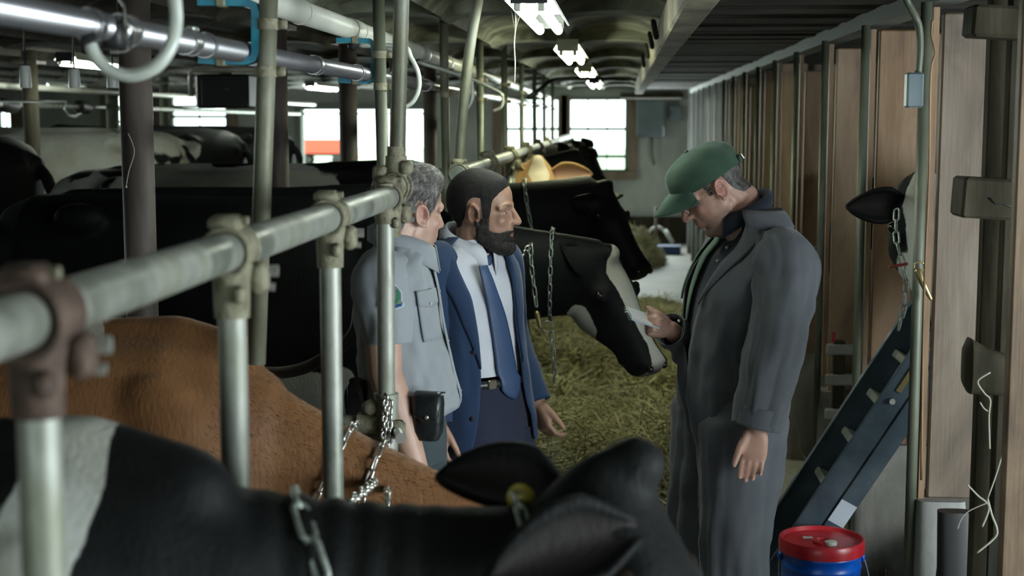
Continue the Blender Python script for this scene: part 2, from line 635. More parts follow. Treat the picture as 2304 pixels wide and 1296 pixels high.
# windows
def window(n, o, bars_z, bars_x, glass=True):
    x0, x1, z0, z1 = o
    e = struct(empty('window_%d' % n, ((x0 + x1) / 2, YF - 0.09, z0)))
    b = MB()
    t = 0.05
    cx, h, wd = 0, z1 - z0, x1 - x0
    b.box((-wd / 2, 0, h / 2), (t, 0.06, h)).box((wd / 2, 0, h / 2), (t, 0.06, h)).box((0, 0, 0), (wd + t, 0.06, t)).box((0, 0, h), (wd + t, 0.06, t))
    b.build('window_frame', M['frame'], e, smooth=False)
    for f in bars_z:
        MB().box((0, 0.01, h * f), (wd, 0.04, 0.045)).build('glazing_bar', M['frame'], e, smooth=False)
    for f in bars_x:
        MB().box((-wd / 2 + wd * f, 0.012, h / 2), (0.018, 0.03, h)).build('glazing_bar', M['frame'], e, smooth=False)
    zs = [0] + list(bars_z) + [1]
    if glass:
        for i in range(len(zs) - 1):
            MB().box((0, 0.02, h * (zs[i] + zs[i + 1]) / 2), (wd, 0.004, h * (zs[i + 1] - zs[i]))).build('pane', M['gl'], e, smooth=False)
    MB().box((0, -0.03, -0.07), (wd + 0.3, 0.1, 0.12)).build('sill', M['trim_tan'], e, smooth=False)
    for s in (-1, 1):
        MB().box((s * (wd / 2 + 0.09), -0.02, h / 2), (0.13, 0.06, h + 0.1)).build('casing', M['trim_tan'], e, smooth=False)


window(1, OP[0], (0.20, 0.58), (0.33, 0.66))
window(2, OP[1], (0.25, 0.58), ())
window(3, OP[3], (0.42, 0.68), (0.5,))
window(4, OP[4], (0.3, 0.62), (0.33, 0.66))
window(5, OP[5], (0.5,), (0.25, 0.5, 0.75))
e = struct(empty('door_1', ((OP[2][0] + OP[2][1]) / 2, YF - 0.12, 0)))
hw, hh = (OP[2][1] - OP[2][0]) / 2, OP[2][3]
for s in (-1, 1):
    MB().box((s * (hw + 0.05), 0, hh / 2), (0.1, 0.1, hh)).build('door_jamb', M['frame'], e, smooth=False)
MB().box((0, 0, hh + 0.05), (hw * 2 + 0.2, 0.1, 0.1)).build('door_header', M['frame'], e, smooth=False)
MB().box((0, -0.02, hh - 0.06), (hw * 2, 0.03, 0.03)).build('door_track', M['trim_tan'], e, smooth=False)

# outside: grass and a red wagon by the door
struct(MB().box((-4, 60, -0.2), (90, 75, 0.2)).build('ground_outside', mat('meadow_grass', [(0.3, (0.4, 0.5, 0.34)), (0.7, (0.5, 0.6, 0.44))], 0.6, rough=0.9), smooth=False))
wg = tag(empty('farm_wagon', (-12.3, 60, -0.1)), 'red farm wagon parked on the grass outside the open door', 'wagon')
RED = mat('faded_red_paint', (0.75, 0.1, 0.06), rough=0.5)
b = MB()
P = [[V((-1.5, -0.9, 0.75)), V((1.5, -0.9, 0.75)), V((1.5, 0.9, 0.75)), V((-1.5, 0.9, 0.75))],
     [V((-1.7, -1.0, 1.55)), V((1.7, -1.0, 1.55)), V((1.7, 1.0, 1.55)), V((-1.7, 1.0, 1.55))]]
b.grid(P, True)
b.f.append((3, 2, 1, 0))
b.build('wagon_box', RED, wg, smooth=False)
MB().box((0, 0, 0.66), (3.4, 0.9, 0.14), bev=0.02).build('chassis', M['rubber'], wg, smooth=False)
for sx in (-1, 1):
    for sy in (-1, 1):
        MB().lathe([(0.05, -.1), (.3, -.1), (.36, -.06), (.36, .06), (.3, .1), (.05, .1)], 20, Matrix.Translation((sx * 1.1, sy * .85, .36)) @ Matrix.Rotation(R(90), 4, 'X')).build('wheel', M['rubber'], wg)
MB().capsule([(1.7, 0, .66), (2.9, 0, .45)], .05).build('drawbar', RED, wg)
wg.scale = (.62, .62, .7)

# ceiling: small plaster vaults with lower ribs across, boards over the far side of the beam
PER, X0V = 0.48, -0.28
xs = np.arange(X0V - 19 * PER, X0V + 1.001 * PER, PER / 14)
rows = []
ys = []
y = -3.0
while y < YF:
    ys += [(y, 0), (y + 0.02, 1), (y + 0.30, 1), (y + 0.32, 0)]
    y += 2.3
ys.append((YF, 0))
for (yy, rib) in ys:
    row = []
    for x in xs:
        u = ((x - X0V) / PER) % 1.0
        arch = math.sqrt(max(0.0, 1 - (2 * u - 1) ** 2))
        row.append(V((x, yy, ZC + (0.038 if rib else 0.085) * arch - (0.01 if rib else 0))))
    rows.append(row)
kx = int(np.searchsorted(xs, X0V - 2 * PER + .001))
b = MB().grid([r[kx - 1:] for r in rows])
ceiling = struct(b.build('ceiling', M['ceil'], sharp=40))
MB().grid([r[:kx] for r in rows]).build('soot_blackened_vaults', M['ceil_dark'], ceiling, sharp=40)
MB().box(((XL + XR) / 2, 9.5, ZC + 0.2), (XR - XL, 25, 0.06)).build('upper_deck', M['ceil_dark'], ceiling, smooth=False)
pl = MB().box((0, 0, 0), (3.95, 0.242, 0.03), bev=0.006).mesh('ceiling_plank', False)
pl.materials.append(M['ceil_dark'])
for i in range(96):
    o = link('ceiling_plank', pl, None, ceiling)
    o.location = (2.24 + random.uniform(-.01, .01), -1.9 + i * 0.25, ZC + 0.01 + random.uniform(-.008, .008))
    o.rotation_euler = (random.uniform(-.02, .02), 0, 0)
# main beam with loose lumps on its side
bm = tag(empty('ceiling_beam', (0, 0, 0)), 'rough mottled timber beam running along under the ceiling', 'beam')
MB().box((0.205, 10.2, ZC - 0.055), (0.095, 16.5, 0.13), bev=0.008).build('timber', M['beam'], bm, smooth=False)
for yy in (6.6, 7.5, 8.7, 10.2):
    MB().ring((0.14, yy, ZC - 0.03), (1, 0, 0.2), 0.035, 0.012, 14, 8).build('hook', M['wood_dark'], bm)
# wall plate above the stall dividers
struct(MB().box((1.0, 11.5, 2.235), (0.09, 20.5, 0.06)).build('trim_4', M['frame'], smooth=False))
# shelf beam and lower boards at the far end
tag(MB().box((0.42, 21.62, 2.175), (0.9, 0.58, 0.08), bev=0.01).build('wooden_shelf', M['wood_dark'], smooth=False), 'dark brown shelf board under the ceiling above the grey panel box', 'shelf')
struct(MB().box((0.55, 21.84, 0.2), (0.95, 0.12, 0.4)).build('baseboard_far', M['wood_dark'], smooth=False))

# ------------------------------------------------------------------ lamps
def fluoro(yc, old, label, L=1.22, x=-0.28, z=2.19):
    r = tag(empty('fluorescent_lamp', (x, yc, z)), label, 'ceiling light', 'ceiling lights above the feed alley' if x > -1 else 'ceiling lights above the back stalls')
    hm = M['fixture_old'] if old else M['fixture']
    b = MB()
    prof = [(-0.075, 0.0), (-0.045, 0.045), (0.045, 0.045), (0.075, 0.0)]
    P = [[V((px, yy, pz + 0.01)) for (px, pz) in prof] for yy in (-L / 2, L / 2)]
    b.sheet(P, 0.006)
    b.build('reflector', hm, r, smooth=False)
    for s in (-1, 1):
        MB().tube([(0, s * L * .35, .05), (0, s * L * .35, ZC + .09 - z)], .006, 6).build('hanger_rod', M['galvdirty'], r)
    for s in (-1, 1):
        b = MB()
        b.box((0, s * (L / 2 + 0.012), 0.03), (0.11, 0.024, 0.06))
        b.build('end_plate', M['black'] if not old else hm, r, smooth=False)
        for sx in (-0.035, 0.035):
            MB().box((sx, s * (L / 2 - 0.01), -0.002), (0.022, 0.03, 0.04), bev=0.004).build('lampholder', M['fixture'], r, smooth=False)
    for sx in (-0.035, 0.035):
        MB().tube([(sx, -L / 2 + .01, -0.008), (sx, L / 2 - .01, -0.008)], 0.016, 10).build('tube', M['tube_warm'] if old else M['tube'], r)
    if old:
        b = MB()
        P = []
        for yy in (-L / 2, L / 2):
            P.append([V((0.082 * math.cos(a), yy, -0.085 * math.sin(a) ** .7 + 0.012)) for a in np.linspace(0.001, math.pi - .001, 12)])
        b.sheet(P, 0.003)
    return r


fluoro(5.05, False, 'bright twin-tube fluorescent lamp nearest the front, above the two men')
fluoro(8.2, True, 'yellowed fluorescent lamp hanging second along the feed alley')
fluoro(11.6, True, 'small fluorescent lamp third along the feed alley')
fluoro(15.2, False, 'last fluorescent lamp before the far wall windows')
p = at(225, 140, 9.6)
fluoro(9.6, False, 'fluorescent lamp glowing behind the round hose loop', x=p.x, z=2.2)
p = at(725, 195, 15.5)
fluoro(15.5, False, 'fluorescent lamp above the open far door', x=p.x, z=2.17)
p = at(575, 180, 13.2)
fluoro(13.2, False, 'fluorescent lamp beside the black hanging box', x=p.x - .1, z=2.19)
p = at(140, 185, 17.5)
fluoro(17.5, False, 'distant fluorescent lamp between the white hanging cups', x=p.x, z=2.22)
# ------------------------------------------------------------------ chains
def link_mesh(L, W, r):
    n = 6
    pts = []
    s = L / 2 - W / 2
    for i in range(n + 1):
        a = -math.pi / 2 + math.pi * i / n
        pts.append(V((s + (W / 2 - r) * math.cos(a), (W / 2 - r) * math.sin(a), 0)))
    for i in range(n + 1):
        a = math.pi / 2 + math.pi * i / n
        pts.append(V((-s + (W / 2 - r) * math.cos(a), (W / 2 - r) * math.sin(a), 0)))
    return MB().loop(pts, r, 6)


def chain(name, label, path, L=0.042, W=0.022, r=0.0032, m='chain', group=None, twist=0.0, cat='chain', parent=None, start=0):
    path = [V(p) for p in path]
    e = parent
    if e is None:
        e = tag(empty(name, path[0]), label, cat, group)
    base = V(e.location)
    me = link_mesh(L, W, r).mesh('link', True)
    me.materials.append(M[m])
    pitch = L - 2.6 * r
    seg = [0.0]
    for i in range(1, len(path)):
        seg.append(seg[-1] + (path[i] - path[i - 1]).length)
    total = seg[-1]
    n = max(1, int(total / pitch))

    def pt(s):
        s = min(max(s, 0), total)
        for i in range(1, len(seg)):
            if s <= seg[i] + 1e-9:
                f = (s - seg[i - 1]) / max(seg[i] - seg[i - 1], 1e-9)
                return path[i - 1].lerp(path[i], f)
        return path[-1]
    for i in range(n):
        a, b2 = pt(i * pitch), pt((i + 1) * pitch)
        d = (b2 - a)
        if d.length < 1e-6:
            continue
        d.normalize()
        ref = V((0, 1, 0)) if abs(d.y) < .9 else V((1, 0, 0))
        s = d.cross(ref).normalized()
        u = d.cross(s)
        ang = (math.pi / 2 if (i + start) % 2 else 0) + 0.5 + twist * i + random.uniform(-.12, .12)
        s2 = s * math.cos(ang) + u * math.sin(ang)
        u2 = d.cross(s2)
        Mx = Matrix((d, s2, u2)).transposed().to_4x4()
        Mx.translation = (a + b2) / 2 - base
        o = link('link', me, None, e)
        o.matrix_basis = Mx
    return e


# ------------------------------------------------------------------ stall rails
RX, RZ = -0.607, 1.645


def clamp(parent, y, base, drop=0.105, big=1.0, lug=True):
    """cast tee fitting round the rail and the post below it"""
    b = MB()
    c = V((RX, y, RZ)) - base
    b.tube([c + V((0, -.034, 0)), c + V((0, .034, 0))], 0.0365 * big, 20)
    b.ring(c + V((0, -.034, 0)), (0, 1, 0), 0.0355 * big, 0.0045, 20, 6)
    b.ring(c + V((0, .034, 0)), (0, 1, 0), 0.0355 * big, 0.0045, 20, 6)
    b.loft([(c + V((0, 0, -.02)), V((.034, 0, 0)), V((0, .034, 0))), (c + V((0, 0, -.05)), V((.029, 0, 0)), V((0, .029, 0))),
            (c + V((0, 0, -drop)), V((.0275, 0, 0)), V((0, .0275, 0)))], 18, 2.0)
    b.box(c + V((-.004, -.005, .043)), (.05, .052, .026), bev=.008)
    b.box(c + V((.036, .03, -.045)), (.03, .04, .05), bev=.008)
    b.box(c + V((.02, -.03, -.066)), (.02, .03, .028), bev=.006)
    cl = b.build('clamp', M['rust' if big > 1.05 else 'clamp'], parent, sharp=50)
    q = MB().tube([c + V((-.02, -.006, .047)), c + V((.03, -.006, .047))], .007, 8)
    q.build('bolt', M['clamp'], cl, sharp=40)
    q = MB().tube([c + V((.03, .04, -.036)), c + V((.064, .045, -.036))], .0105, 6)
    q.tube([c + V((.03, .04, -.06)), c + V((.058, .045, -.062))], .007, 8)
    q.build('bolt', M['bolt'], cl, sharp=40)
    return cl


r1 = tag(empty('stall_rail', (RX, 3.84, 0)), 'galvanised tie-stall head rail on short posts in the foreground', 'rail', 'stall rails')
B1 = V(r1.location)
MB().tube([V((RX, .5, RZ)) - B1, V((RX, 2.2, RZ)) - B1, V((RX, 3.87, RZ)) - B1], 0.0305, 24).build('top_rail', M['galv'], r1, sharp=50)
for y in (1.47, 2.24, 3.02):
    clamp(r1, y, B1, big=1.12 if y < 2 else 1.0)
    MB().tube([V((RX, y, RZ - .06)) - B1, V((RX - .002, y, 0.06)) - B1], 0.0225, 18).build('post', M['galv'], r1, sharp=50)
clamp(r1, 3.82, B1)
tp, mp, bt = at(904, -30, 3.84), at(891, 415, 3.84), at(870, 1000, 3.80)
lo = at(867, 430, 3.80)
bt2 = lo + (bt - lo) * (lo.z / (lo.z - bt.z))
MB().tube([lo - B1, bt2 - B1], 0.0235, 18).build('end_post', M['galv'], r1, sharp=50)
top2 = mp + (tp - mp) * ((ZC + .05 - mp.z) / (tp.z - mp.z))
MB().tube([mp - B1 + V((0, 0, -.02)), top2 - B1], 0.0205, 18).build('upper_post', M['galvdirty'], r1, sharp=50)
# joint of the end post: sleeve, u-bolt rings, lugs
b = MB()
c = mp - B1
b.tube([c + V((0, 0, -.02)), c + V((.001, 0, .075))], .0285, 18)
b.tube([lo - B1 + V((0, 0, .02)), lo - B1 + V((0, 0, -.085))], .028, 18)
b.tube([c + V((.001, 0, .075)), c + V((.001, 0, .10))], .0235, 18)
b.ring(c + V((.004, .03, -.006)), (.2, 1, 0), .036, .004, 20, 6)
b.ring(c + V((.002, -.03, -.006)), (.2, 1, 0), .036, .004, 20, 6)
b.box(c + V((.03, -.01, .045)), (.03, .05, .035), bev=.006)
b.box(c + V((-.04, .0, .03)), (.04, .05, .04), bev=.006)
jc = b.build('sleeve_joint', M['clamp'], r1, sharp=50)
MB().tube([c + V((.03, -.03, -.05)), c + V((.046, -.034, -.05))], .008, 6).build('bolt', M['bolt'], jc, sharp=40)
# lower sleeve, side bar and its clamp
s0, s1 = at(869, 885, 3.80), at(869, 1040, 3.80)
b = MB().tube([s0 - B1, s1 - B1], .032, 20)
b.tube([s0 - B1, s0 - B1 - V((0, 0, .006))], .0335, 20)
b.build('lower_sleeve', M['galv'], r1, sharp=50)
k = at(869, 962, 3.80) - B1
b = MB()
b.tube([k + V((-.02, 0, .01)), k + V((-.075, 0, .01))], .031, 18)
b.ell(k + V((-.04, -.01, .055)), (.025, .022, .022)); b.ell(k + V((-.045, -.01, -.048)), (.024, .022, .024))
b.box(k + V((.03, -.02, 0)), (.05, .03, .05), bev=.01)
kc = b.build('bar_clamp', M['clamp'], r1, sharp=50)
MB().tube([k + V((.035, -.035, -.004)), k + V((.05, -.075, -.012))], .015, 10).build('bolt', M['bolt'], kc, sharp=40)
MB().tube([k + V((-.05, 0, .012)), k + V((-1.9, 0.02, .012))], .0205, 16).build('side_bar', M['galvdirty'], r1, sharp=50)

r2 = tag(empty('stall_rail', (RX, 5.47, 0)), 'second head rail running from behind the bearded man to the far window', 'rail', 'stall rails')
B2 = V(r2.location)
MB().tube([V((RX, 5.4, RZ)) - B2, V((RX, 18.2, RZ - .005)) - B2], 0.0305, 16).build('top_rail', M['galv'], r2, sharp=50)
pts = [at(1033, 366, 5.47), at(1037, 300, 5.47), at(1046, 200, 5.47), at(1060, 90, 5.47), at(1077, -5, 5.47), at(1085, -40, 5.47)]
MB().tube([p - B2 for p in catmull(pts, 5)], .0195, 14).build('bent_post', M['galvdirty'], r2)
pm_ = MB().tube([(0, 0, RZ - .02), (0, 0, .05)], .0225, 12).mesh('post', True)
pm_.materials.append(M['galv'])
cm_ = None
i = 0
for y in (5.47, 6.6, 6.75, 7.93, 8.07, 9.22, 9.38, 10.55, 10.7, 11.95, 12.1, 13.25, 13.4, 14.55, 14.7, 15.9, 16.05, 17.2, 18.1):
    o = link('post', pm_, None, r2); o.location = (0, y - 5.47, 0)
    if y < 12:
        if cm_ is None:
            cm_ = clamp(r2, y, B2)
            cm_y = y
            cb = list(cm_.children)
        else:
            o = link('clamp', cm_.data, None, r2); o.location = (0, y - cm_y, 0)

# ------------------------------------------------------------------ overhead pipes
mk = tag(empty('milk_pipeline', (-0.85, 2.2, 1.99)), 'shiny stainless milk pipe running overhead from the upper corner', 'pipe')
BM = V(mk.location)
p0, p1 = V((-0.868, .9, 2.004)), V((-0.828, 17, 1.972))
MB().tube([p0 - BM, p1 - BM], .0235, 22).build('pipe', M['stainless'], mk)


def on_milk(y):
    return p0.lerp(p1, (y - .9) / 16.1)


for y, r, L in ((2.36, .0255, .03), (2.52, .027, .05), (2.9, .025, .05), (3.02, .0255, .012), (3.42, .027, .02), (4.1, .026, .05), (4.75, .026, .03), (5.5, .026, .04), (6.4, .026, .04), (7.6, .026, .04)):
    c = on_milk(y) - BM
    b = MB().tube([c + V((0, -L / 2, 0)), c + V((0, L / 2, 0))], r, 20)
    b.ring(c + V((0, -L / 2, 0)), (0, 1, 0), r, .0022, 20, 6).ring(c + V((0, L / 2, 0)), (0, 1, 0), r, .0022, 20, 6)
    b.build('collar', M['stainless'], mk, sharp=50)
c = on_milk(2.44) - BM
b = MB().box(c + V((.012, 0, -.012)), (.036, .05, .045), bev=.006)
b.tube([c + V((.028, -.005, .006)), c + V((.034, -.005, .006))], .012, 12)
b.build('milk_inlet', M['rubber'], mk, sharp=50)
c = on_milk(2.44) - BM
MB().tube(catmull([c + V((.01, .02, .055)), c + V((.03, .0, .035)), c + V((.034, -.01, .01)), c + V((.045, .0, -.005)), c + V((.03, .02, -.035)), c + V((.0, .01, -.04))], 5), .0022, 6).build('wire', M['chain'], mk)
c = on_milk(2.93) - BM
MB().box(c + V((0, 0, .028)), (.02, .04, .01), bev=.003).build('clip', M['chain_dull'], mk, smooth=False)

vp = tag(empty('vacuum_pipe', (-0.92, 4, 2.14)), 'cream plastic vacuum pipe under the ceiling beyond the milk pipe', 'pipe')
BV = V(vp.location)
MB().tube([V((-.925, 2.0, 2.16)) - BV, V((-.9, 19, 2.10)) - BV], .034, 22).build('pipe', M['pvc'], vp)
for y, L in ((4.2, .004), (5.0, .09), (5.12, .012), (5.9, .05), (6.8, .05), (7.7, .08), (9.0, .06)):
    f = (y - 2) / 17
    c = V((-.925, 2, 2.16)).lerp(V((-.9, 19, 2.10)), f) - BV
    MB().tube([c + V((0, -L / 2, 0)), c + V((0, L / 2, 0))], .0375, 22).build('coupling', M['pvc'], vp, sharp=50)

# hoses
h1 = tag(empty('milk_hose', at(203, 105, 2.3)), 'thick milky hose looping under the milk pipe in the upper corner', 'hose', 'milk hoses')
pts = catmull([at(386, -70, 2.32), at(394, 0, 2.32), at(396, 50, 2.32), at(384, 105, 2.31), at(350, 150, 2.3), at(297, 170, 2.3), at(248, 158, 2.3), at(218, 132, 2.3), at(203, 100, 2.3)], 6)
MB().tube([p - V(h1.location) for p in pts], .0108, 16).build('hose_body', M['hose'], h1)
pts = [at(203, 112, 2.3), at(199, 92, 2.31), at(196, 70, 2.34), at(215, 50, 2.38)]
MB().tube([p - V(h1.location) for p in pts], .013, 12).build('rubber_end', M['rubber'], h1)
for k, (label, yy, pp) in enumerate((
        ('clear hose hanging in a loop beside the green post', 5.05, [(905, 105), (925, 130), (941, 165), (942, 200), (928, 230), (905, 241), (880, 232)]),
        ('small clear hose loop behind the bent post', 6.5, [(1048, 175), (1062, 195), (1062, 225), (1050, 245)]),
        ('thin pale hose loop farther along the milk pipe', 8.1, [(1118, 205), (1131, 220), (1128, 240), (1110, 250)]))):
    pts = catmull([V((-.915, yy + .05, 2.10))] + [at(x, y, yy) for x, y in pp], 6)
    h = tag(empty('milk_hose', pts[0]), label, 'hose', 'milk hoses')
    MB().tube([p - pts[0] for p in pts], .0085, 12).build('hose_body', M['hose'], h)
    MB().capsule([V((0, 0, .02)), V((-.02, .0, .0))], .018, 10).build('rubber_end', M['rubber'], h)
cn = tag(empty('black_conduit', at(1195, 215, 9.5)), 'black bent conduit under the ceiling near the far lamps', 'conduit')
MB().tube([p - V(cn.location) for p in catmull([at(1195, 216, 9.5), at(1222, 195, 9.8), at(1245, 180, 10.0), at(1300, 177, 10.6), at(1420, 178, 11)], 6)], .014, 10).build('conduit', M['rubber'], cn)
MB().capsule([(-.01, 0, -.01), (.02, .01, .015)], .017, 10).build('end_gland', M['rubber'], cn)

# ------------------------------------------------------------------ support poles
POLES = [(3.3, (605, -20), (576, 850), 'galvdirty', .0215, 'grimy pole with a blue bracket, second from the upper corner'),
         (4.9, (851, -20), (866, 560), 'greenpipe', .0205, 'green-grey pole with a blue bracket just behind the end post'),
         (6.55, (998, 50), (1003, 380), 'galvdirty', .02, 'pole next behind the grey-haired man, third along the milk pipe'),
         (8.2, (1079, 110), (1081, 370), 'greenpipe', .02, 'fourth pole along the milk pipe, just past the bent post'),
         (9.3, (1134, 140), (1136, 330), 'greenpipe', .02, 'fifth pole along the milk pipe toward the far window'),
         (11.95, (1173, 160), (1174, 330), 'greenpipe', .02, 'sixth pole along the milk pipe before the far window'),
         (13.1, (1202, 175), (1203, 330), 'greenpipe', .02, 'seventh pole along the milk pipe before the far window'),
         (14.8, (1224, 190), (1225, 330), 'greenpipe', .02, 'eighth thin pole before the far window'),
         (16.4, (1243, 200), (1243, 320), 'greenpipe', .02, 'farthest thin pole before the far window')]
for y, t, bq, mm, rr, label in POLES:
    a, c = at(*t, y), at(*bq, y)
    d = (c - a) / (a.z - c.z)
    tp = a + d * (a.z - ZC - .06)
    bt = a + d * (a.z - (1.285 if y < 3.5 else 0.09))
    e = tag(empty('support_pole', bt), label, 'pole', 'support poles of the milk pipe')
    MB().tube([tp - bt, bt - bt], rr, 16).build('pole', M[mm], e)
    for zz in (2.06, 1.955):
        c = a + d * (a.z - zz) - bt
        b = MB().tube([c + V((0, 0, -.012)), c + V((0, 0, .012))], rr + .004, 16)
        b.box(c + V((rr + .012, 0, 0)), (.022, .012, .022), bev=.003)
        b.build('pipe_clip', M['clamp'], e, sharp=50)
for y, pp, par in ((3.3, [(448, 4), (500, 4), (556, 6), (574, 14), (578, 30), (578, 75), (578, 118), (572, 132), (556, 137), (500, 137), (450, 134)], 0),
                   (4.92, [(758, 91), (800, 91), (832, 93), (841, 100), (842, 120), (842, 165), (839, 178), (828, 182), (800, 183), (762, 180)], 1)):
    pts = [at(x, yy, y) for x, yy in pp]
    e = tag(empty('pipe_bracket', pts[5]), ('blue C-shaped bracket on the grimy pole, nearest to us', 'blue C-shaped bracket on the green-grey pole farther back')[par], 'bracket', 'blue pipe brackets')
    P = []
    T, S, U = frames(pts, V((0, 1, 0)))
    w_ = .009
    b = MB()
    vs = []
    for p, s, u in zip(pts, S, U):
        vs += [p - pts[5] + s * .016 + u * w_, p - pts[5] - s * .016 + u * w_, p - pts[5] - s * .016 - u * w_, p - pts[5] + s * .016 - u * w_]
    fs = []
    n = len(pts)
    for i in range(n - 1):
        for j in range(4):
            fs.append((i * 4 + j, i * 4 + (j + 1) % 4, i * 4 + 4 + (j + 1) % 4, i * 4 + 4 + j))
    fs += [(0, 3, 2, 1), (n * 4 - 4, n * 4 - 3, n * 4 - 2, n * 4 - 1)]
    b.add(vs, fs)
    b.build('bracket_arm', M['bluebracket'], e, smooth=False)
    for i in (1, n - 2):
        MB().box(pts[i] - pts[5], (.022, .04, .024), bev=.003).build('pad', M['clamp'], e, smooth=False)

# ------------------------------------------------------------------ columns
COLS = [(310, 4.5, 'thick brown painted steel column, nearest, in front of the black cow'), (625, 6.66, 'brown steel column beside the grimy pole'),
        (785, 8.0, 'brown steel column standing before the open door'), (896, 9.3, 'brown steel column behind the end post'),
        (968, 10.62, 'brown steel column above the grey-haired man')]
for px, y, label in COLS:
    x = at(px, 350, y).x
    e = tag(empty('steel_column', (x, y, .09)), label, 'column', 'brown columns along the first cow row')
    MB().tube([(0, 0, 0), (0, 0, ZC - .02)], .05, 24).build('shaft', M['brown_column'], e)
    MB().box((0, 0, .01), (.18, .18, .02)).build('base_plate', M['brown_column'], e, smooth=False)
    MB().box((0, 0, ZC - .1), (.16, .16, .02)).build('head_plate', M['brown_column'], e, smooth=False)
for px, y, label in ((72, 9.4, 'dark column at the far edge among the back stalls'), (255, 11.6, 'green-grey column in front of the white cow'), (372, 15, 'dark column beside the two-light window')):
    x = at(px, 300, y).x
    e = tag(empty('stall_column', (x, y, 0)), label, 'column', 'columns of the back cow row')
    MB().tube([(0, 0, 0), (0, 0, ZC + .02)], .05, 16).build('shaft', M['wood_dark' if px == 72 else 'greenpipe'], e)
    MB().box((0, 0, ZC - .06), (.16, .16, .02)).build('head_plate', M['brown_column'], e, smooth=False)

# pipes, cups and milking gear of the back row
bp = tag(empty('back_pipeline', (-4, 8, 2.05)), 'pale pipe running along above the back cow row', 'pipe', 'pipes of the back row')
MB().tube([V((0, -2.5, .02)), V((0, 11, -.02))], .022, 12).build('pipe', M['pvc'], bp)
bp2 = tag(empty('back_pipeline', (-4.2, 8, 1.93)), 'thin pale pipe with dark clamps below the white cups', 'pipe', 'pipes of the back row')
MB().tube([V((0, -2.5, .03)), V((0, 11, -.02))], .02, 12).build('pipe', M['galv'], bp2)
for px in (15, 185):
    p = None
    y = 8.0
    for yy in np.arange(6, 16, .05):
        q = V((-4.2, yy, 1.93))
        d = q - CAM
        X = CX + FPX * d.dot(RGT) / d.dot(FWD)
        if X > px:
            y = yy
            break
    b = MB().capsule([(0, y - 8 - .08, .01), (0, y - 8 + .08, .0)], .05, 12)
    b.build('pulsator', M['rubber'], bp2)
for px, z0, label in ((58, 170, 'white hanging cup nearest the picture edge'), (168, 178, 'white hanging cup between two dark columns'), (254, 178, 'white hanging cup beside the brown column')):
    p = at(px, 198, 6.3)
    t = at(px, 148 if px < 100 else 155, 6.3)
    e = tag(empty('milking_cup', p), label, 'cup', 'white hanging cups')
    h = t.z - p.z
    MB().lathe([(.0, 0), (.024, 0), (.026, .01), (.023, h * .9), (.02, h), (0, h)], 18).build('cup_body', M['cup'], e, sharp=50)
    MB().tube([(0, 0, h), (0, 0, ZC + .07 - p.z)], .004, 6).build('hanger', M['rubber'], e)
lp = at(165, 245, 8.6)
h = tag(empty('milk_hose', lp), 'small white hose ring on the back row pipe', 'hose', 'milk hoses')
MB().tube([V((-4.2, 8.75, 1.95)) - lp, at(148, 228, 8.6) - lp, at(146, 245, 8.6) - lp, at(155, 260, 8.6) - lp, at(170, 263, 8.6) - lp, at(183, 255, 8.6) - lp], .007, 8).build('hose_body', M['hose'], h)
# black box hanging from the ceiling
p = at(512, 206, 9.2)
e = tag(empty('hanging_box', (p.x, p.y, p.z)), 'black box like a small television hanging from the ceiling on a pale pipe frame', 'box')
MB().box((0, 0, 0), (.34, .26, .21), bev=.012).build('case', M['black'], e, smooth=False)
MB().box((-.0, -.133, -.01), (.26, .006, .17), bev=.003).build('front_panel', mat('dull_black_screen', (0.016, 0.019, 0.019), rough=.5), e, smooth=False)
for k, dx in enumerate((-.012, .0, .012)):
    MB().box((.03 + dx, -.138, .012), (.006, .002, .007)).build('badge_letter', M['panelbox'], e, smooth=False)
MB().tube([(-.23, -.02, -.03), (-.23, -.02, .12), (-.2, -.02, .135), (.2, -.02, .135)], .017, 10).build('pipe_frame', M['pvc'], e)
MB().tube([(0, -.02, .13), (0, -.02, ZC + .07 - p.z)], .012, 8).build('hanger', M['galvdirty'], e)
# grey electrical box on the far wall
p = at(1464, 265, 21.8)
e = tag(empty('electrical_panel', (p.x, 21.86, p.z - .29)), 'large grey electrical panel box on the far wall', 'electrical box')
MB().box((0, -.07, .29), (.42, .14, .57), bev=.01).build('case', M['panelbox'], e, smooth=False)
MB().box((0, -.146, .29), (.38, .01, .53), bev=.004).build('cover', M['panelbox'], e, smooth=False)
MB().box((.0, -.155, .3), (.03, .015, .06)).build('latch', M['frame'], e, smooth=False)
MB().tube([(.02, -.05, 0), (.02, -.05, -.25), (.06, -.05, -.4)], .02, 8).build('cable', M['frame'], e)
p = at(1520, 255, 21.8)
e = tag(empty('switch_box', (p.x, 21.87, p.z - .11)), 'small grey switch box beside the large panel box', 'electrical box')
MB().box((0, -.05, .11), (.2, .1, .22), bev=.008).build('case', M['panelbox'], e, smooth=False)
MB().box((-.09, -.1, .11), (.03, .03, .1)).build('lever', M['black'], e, smooth=False)
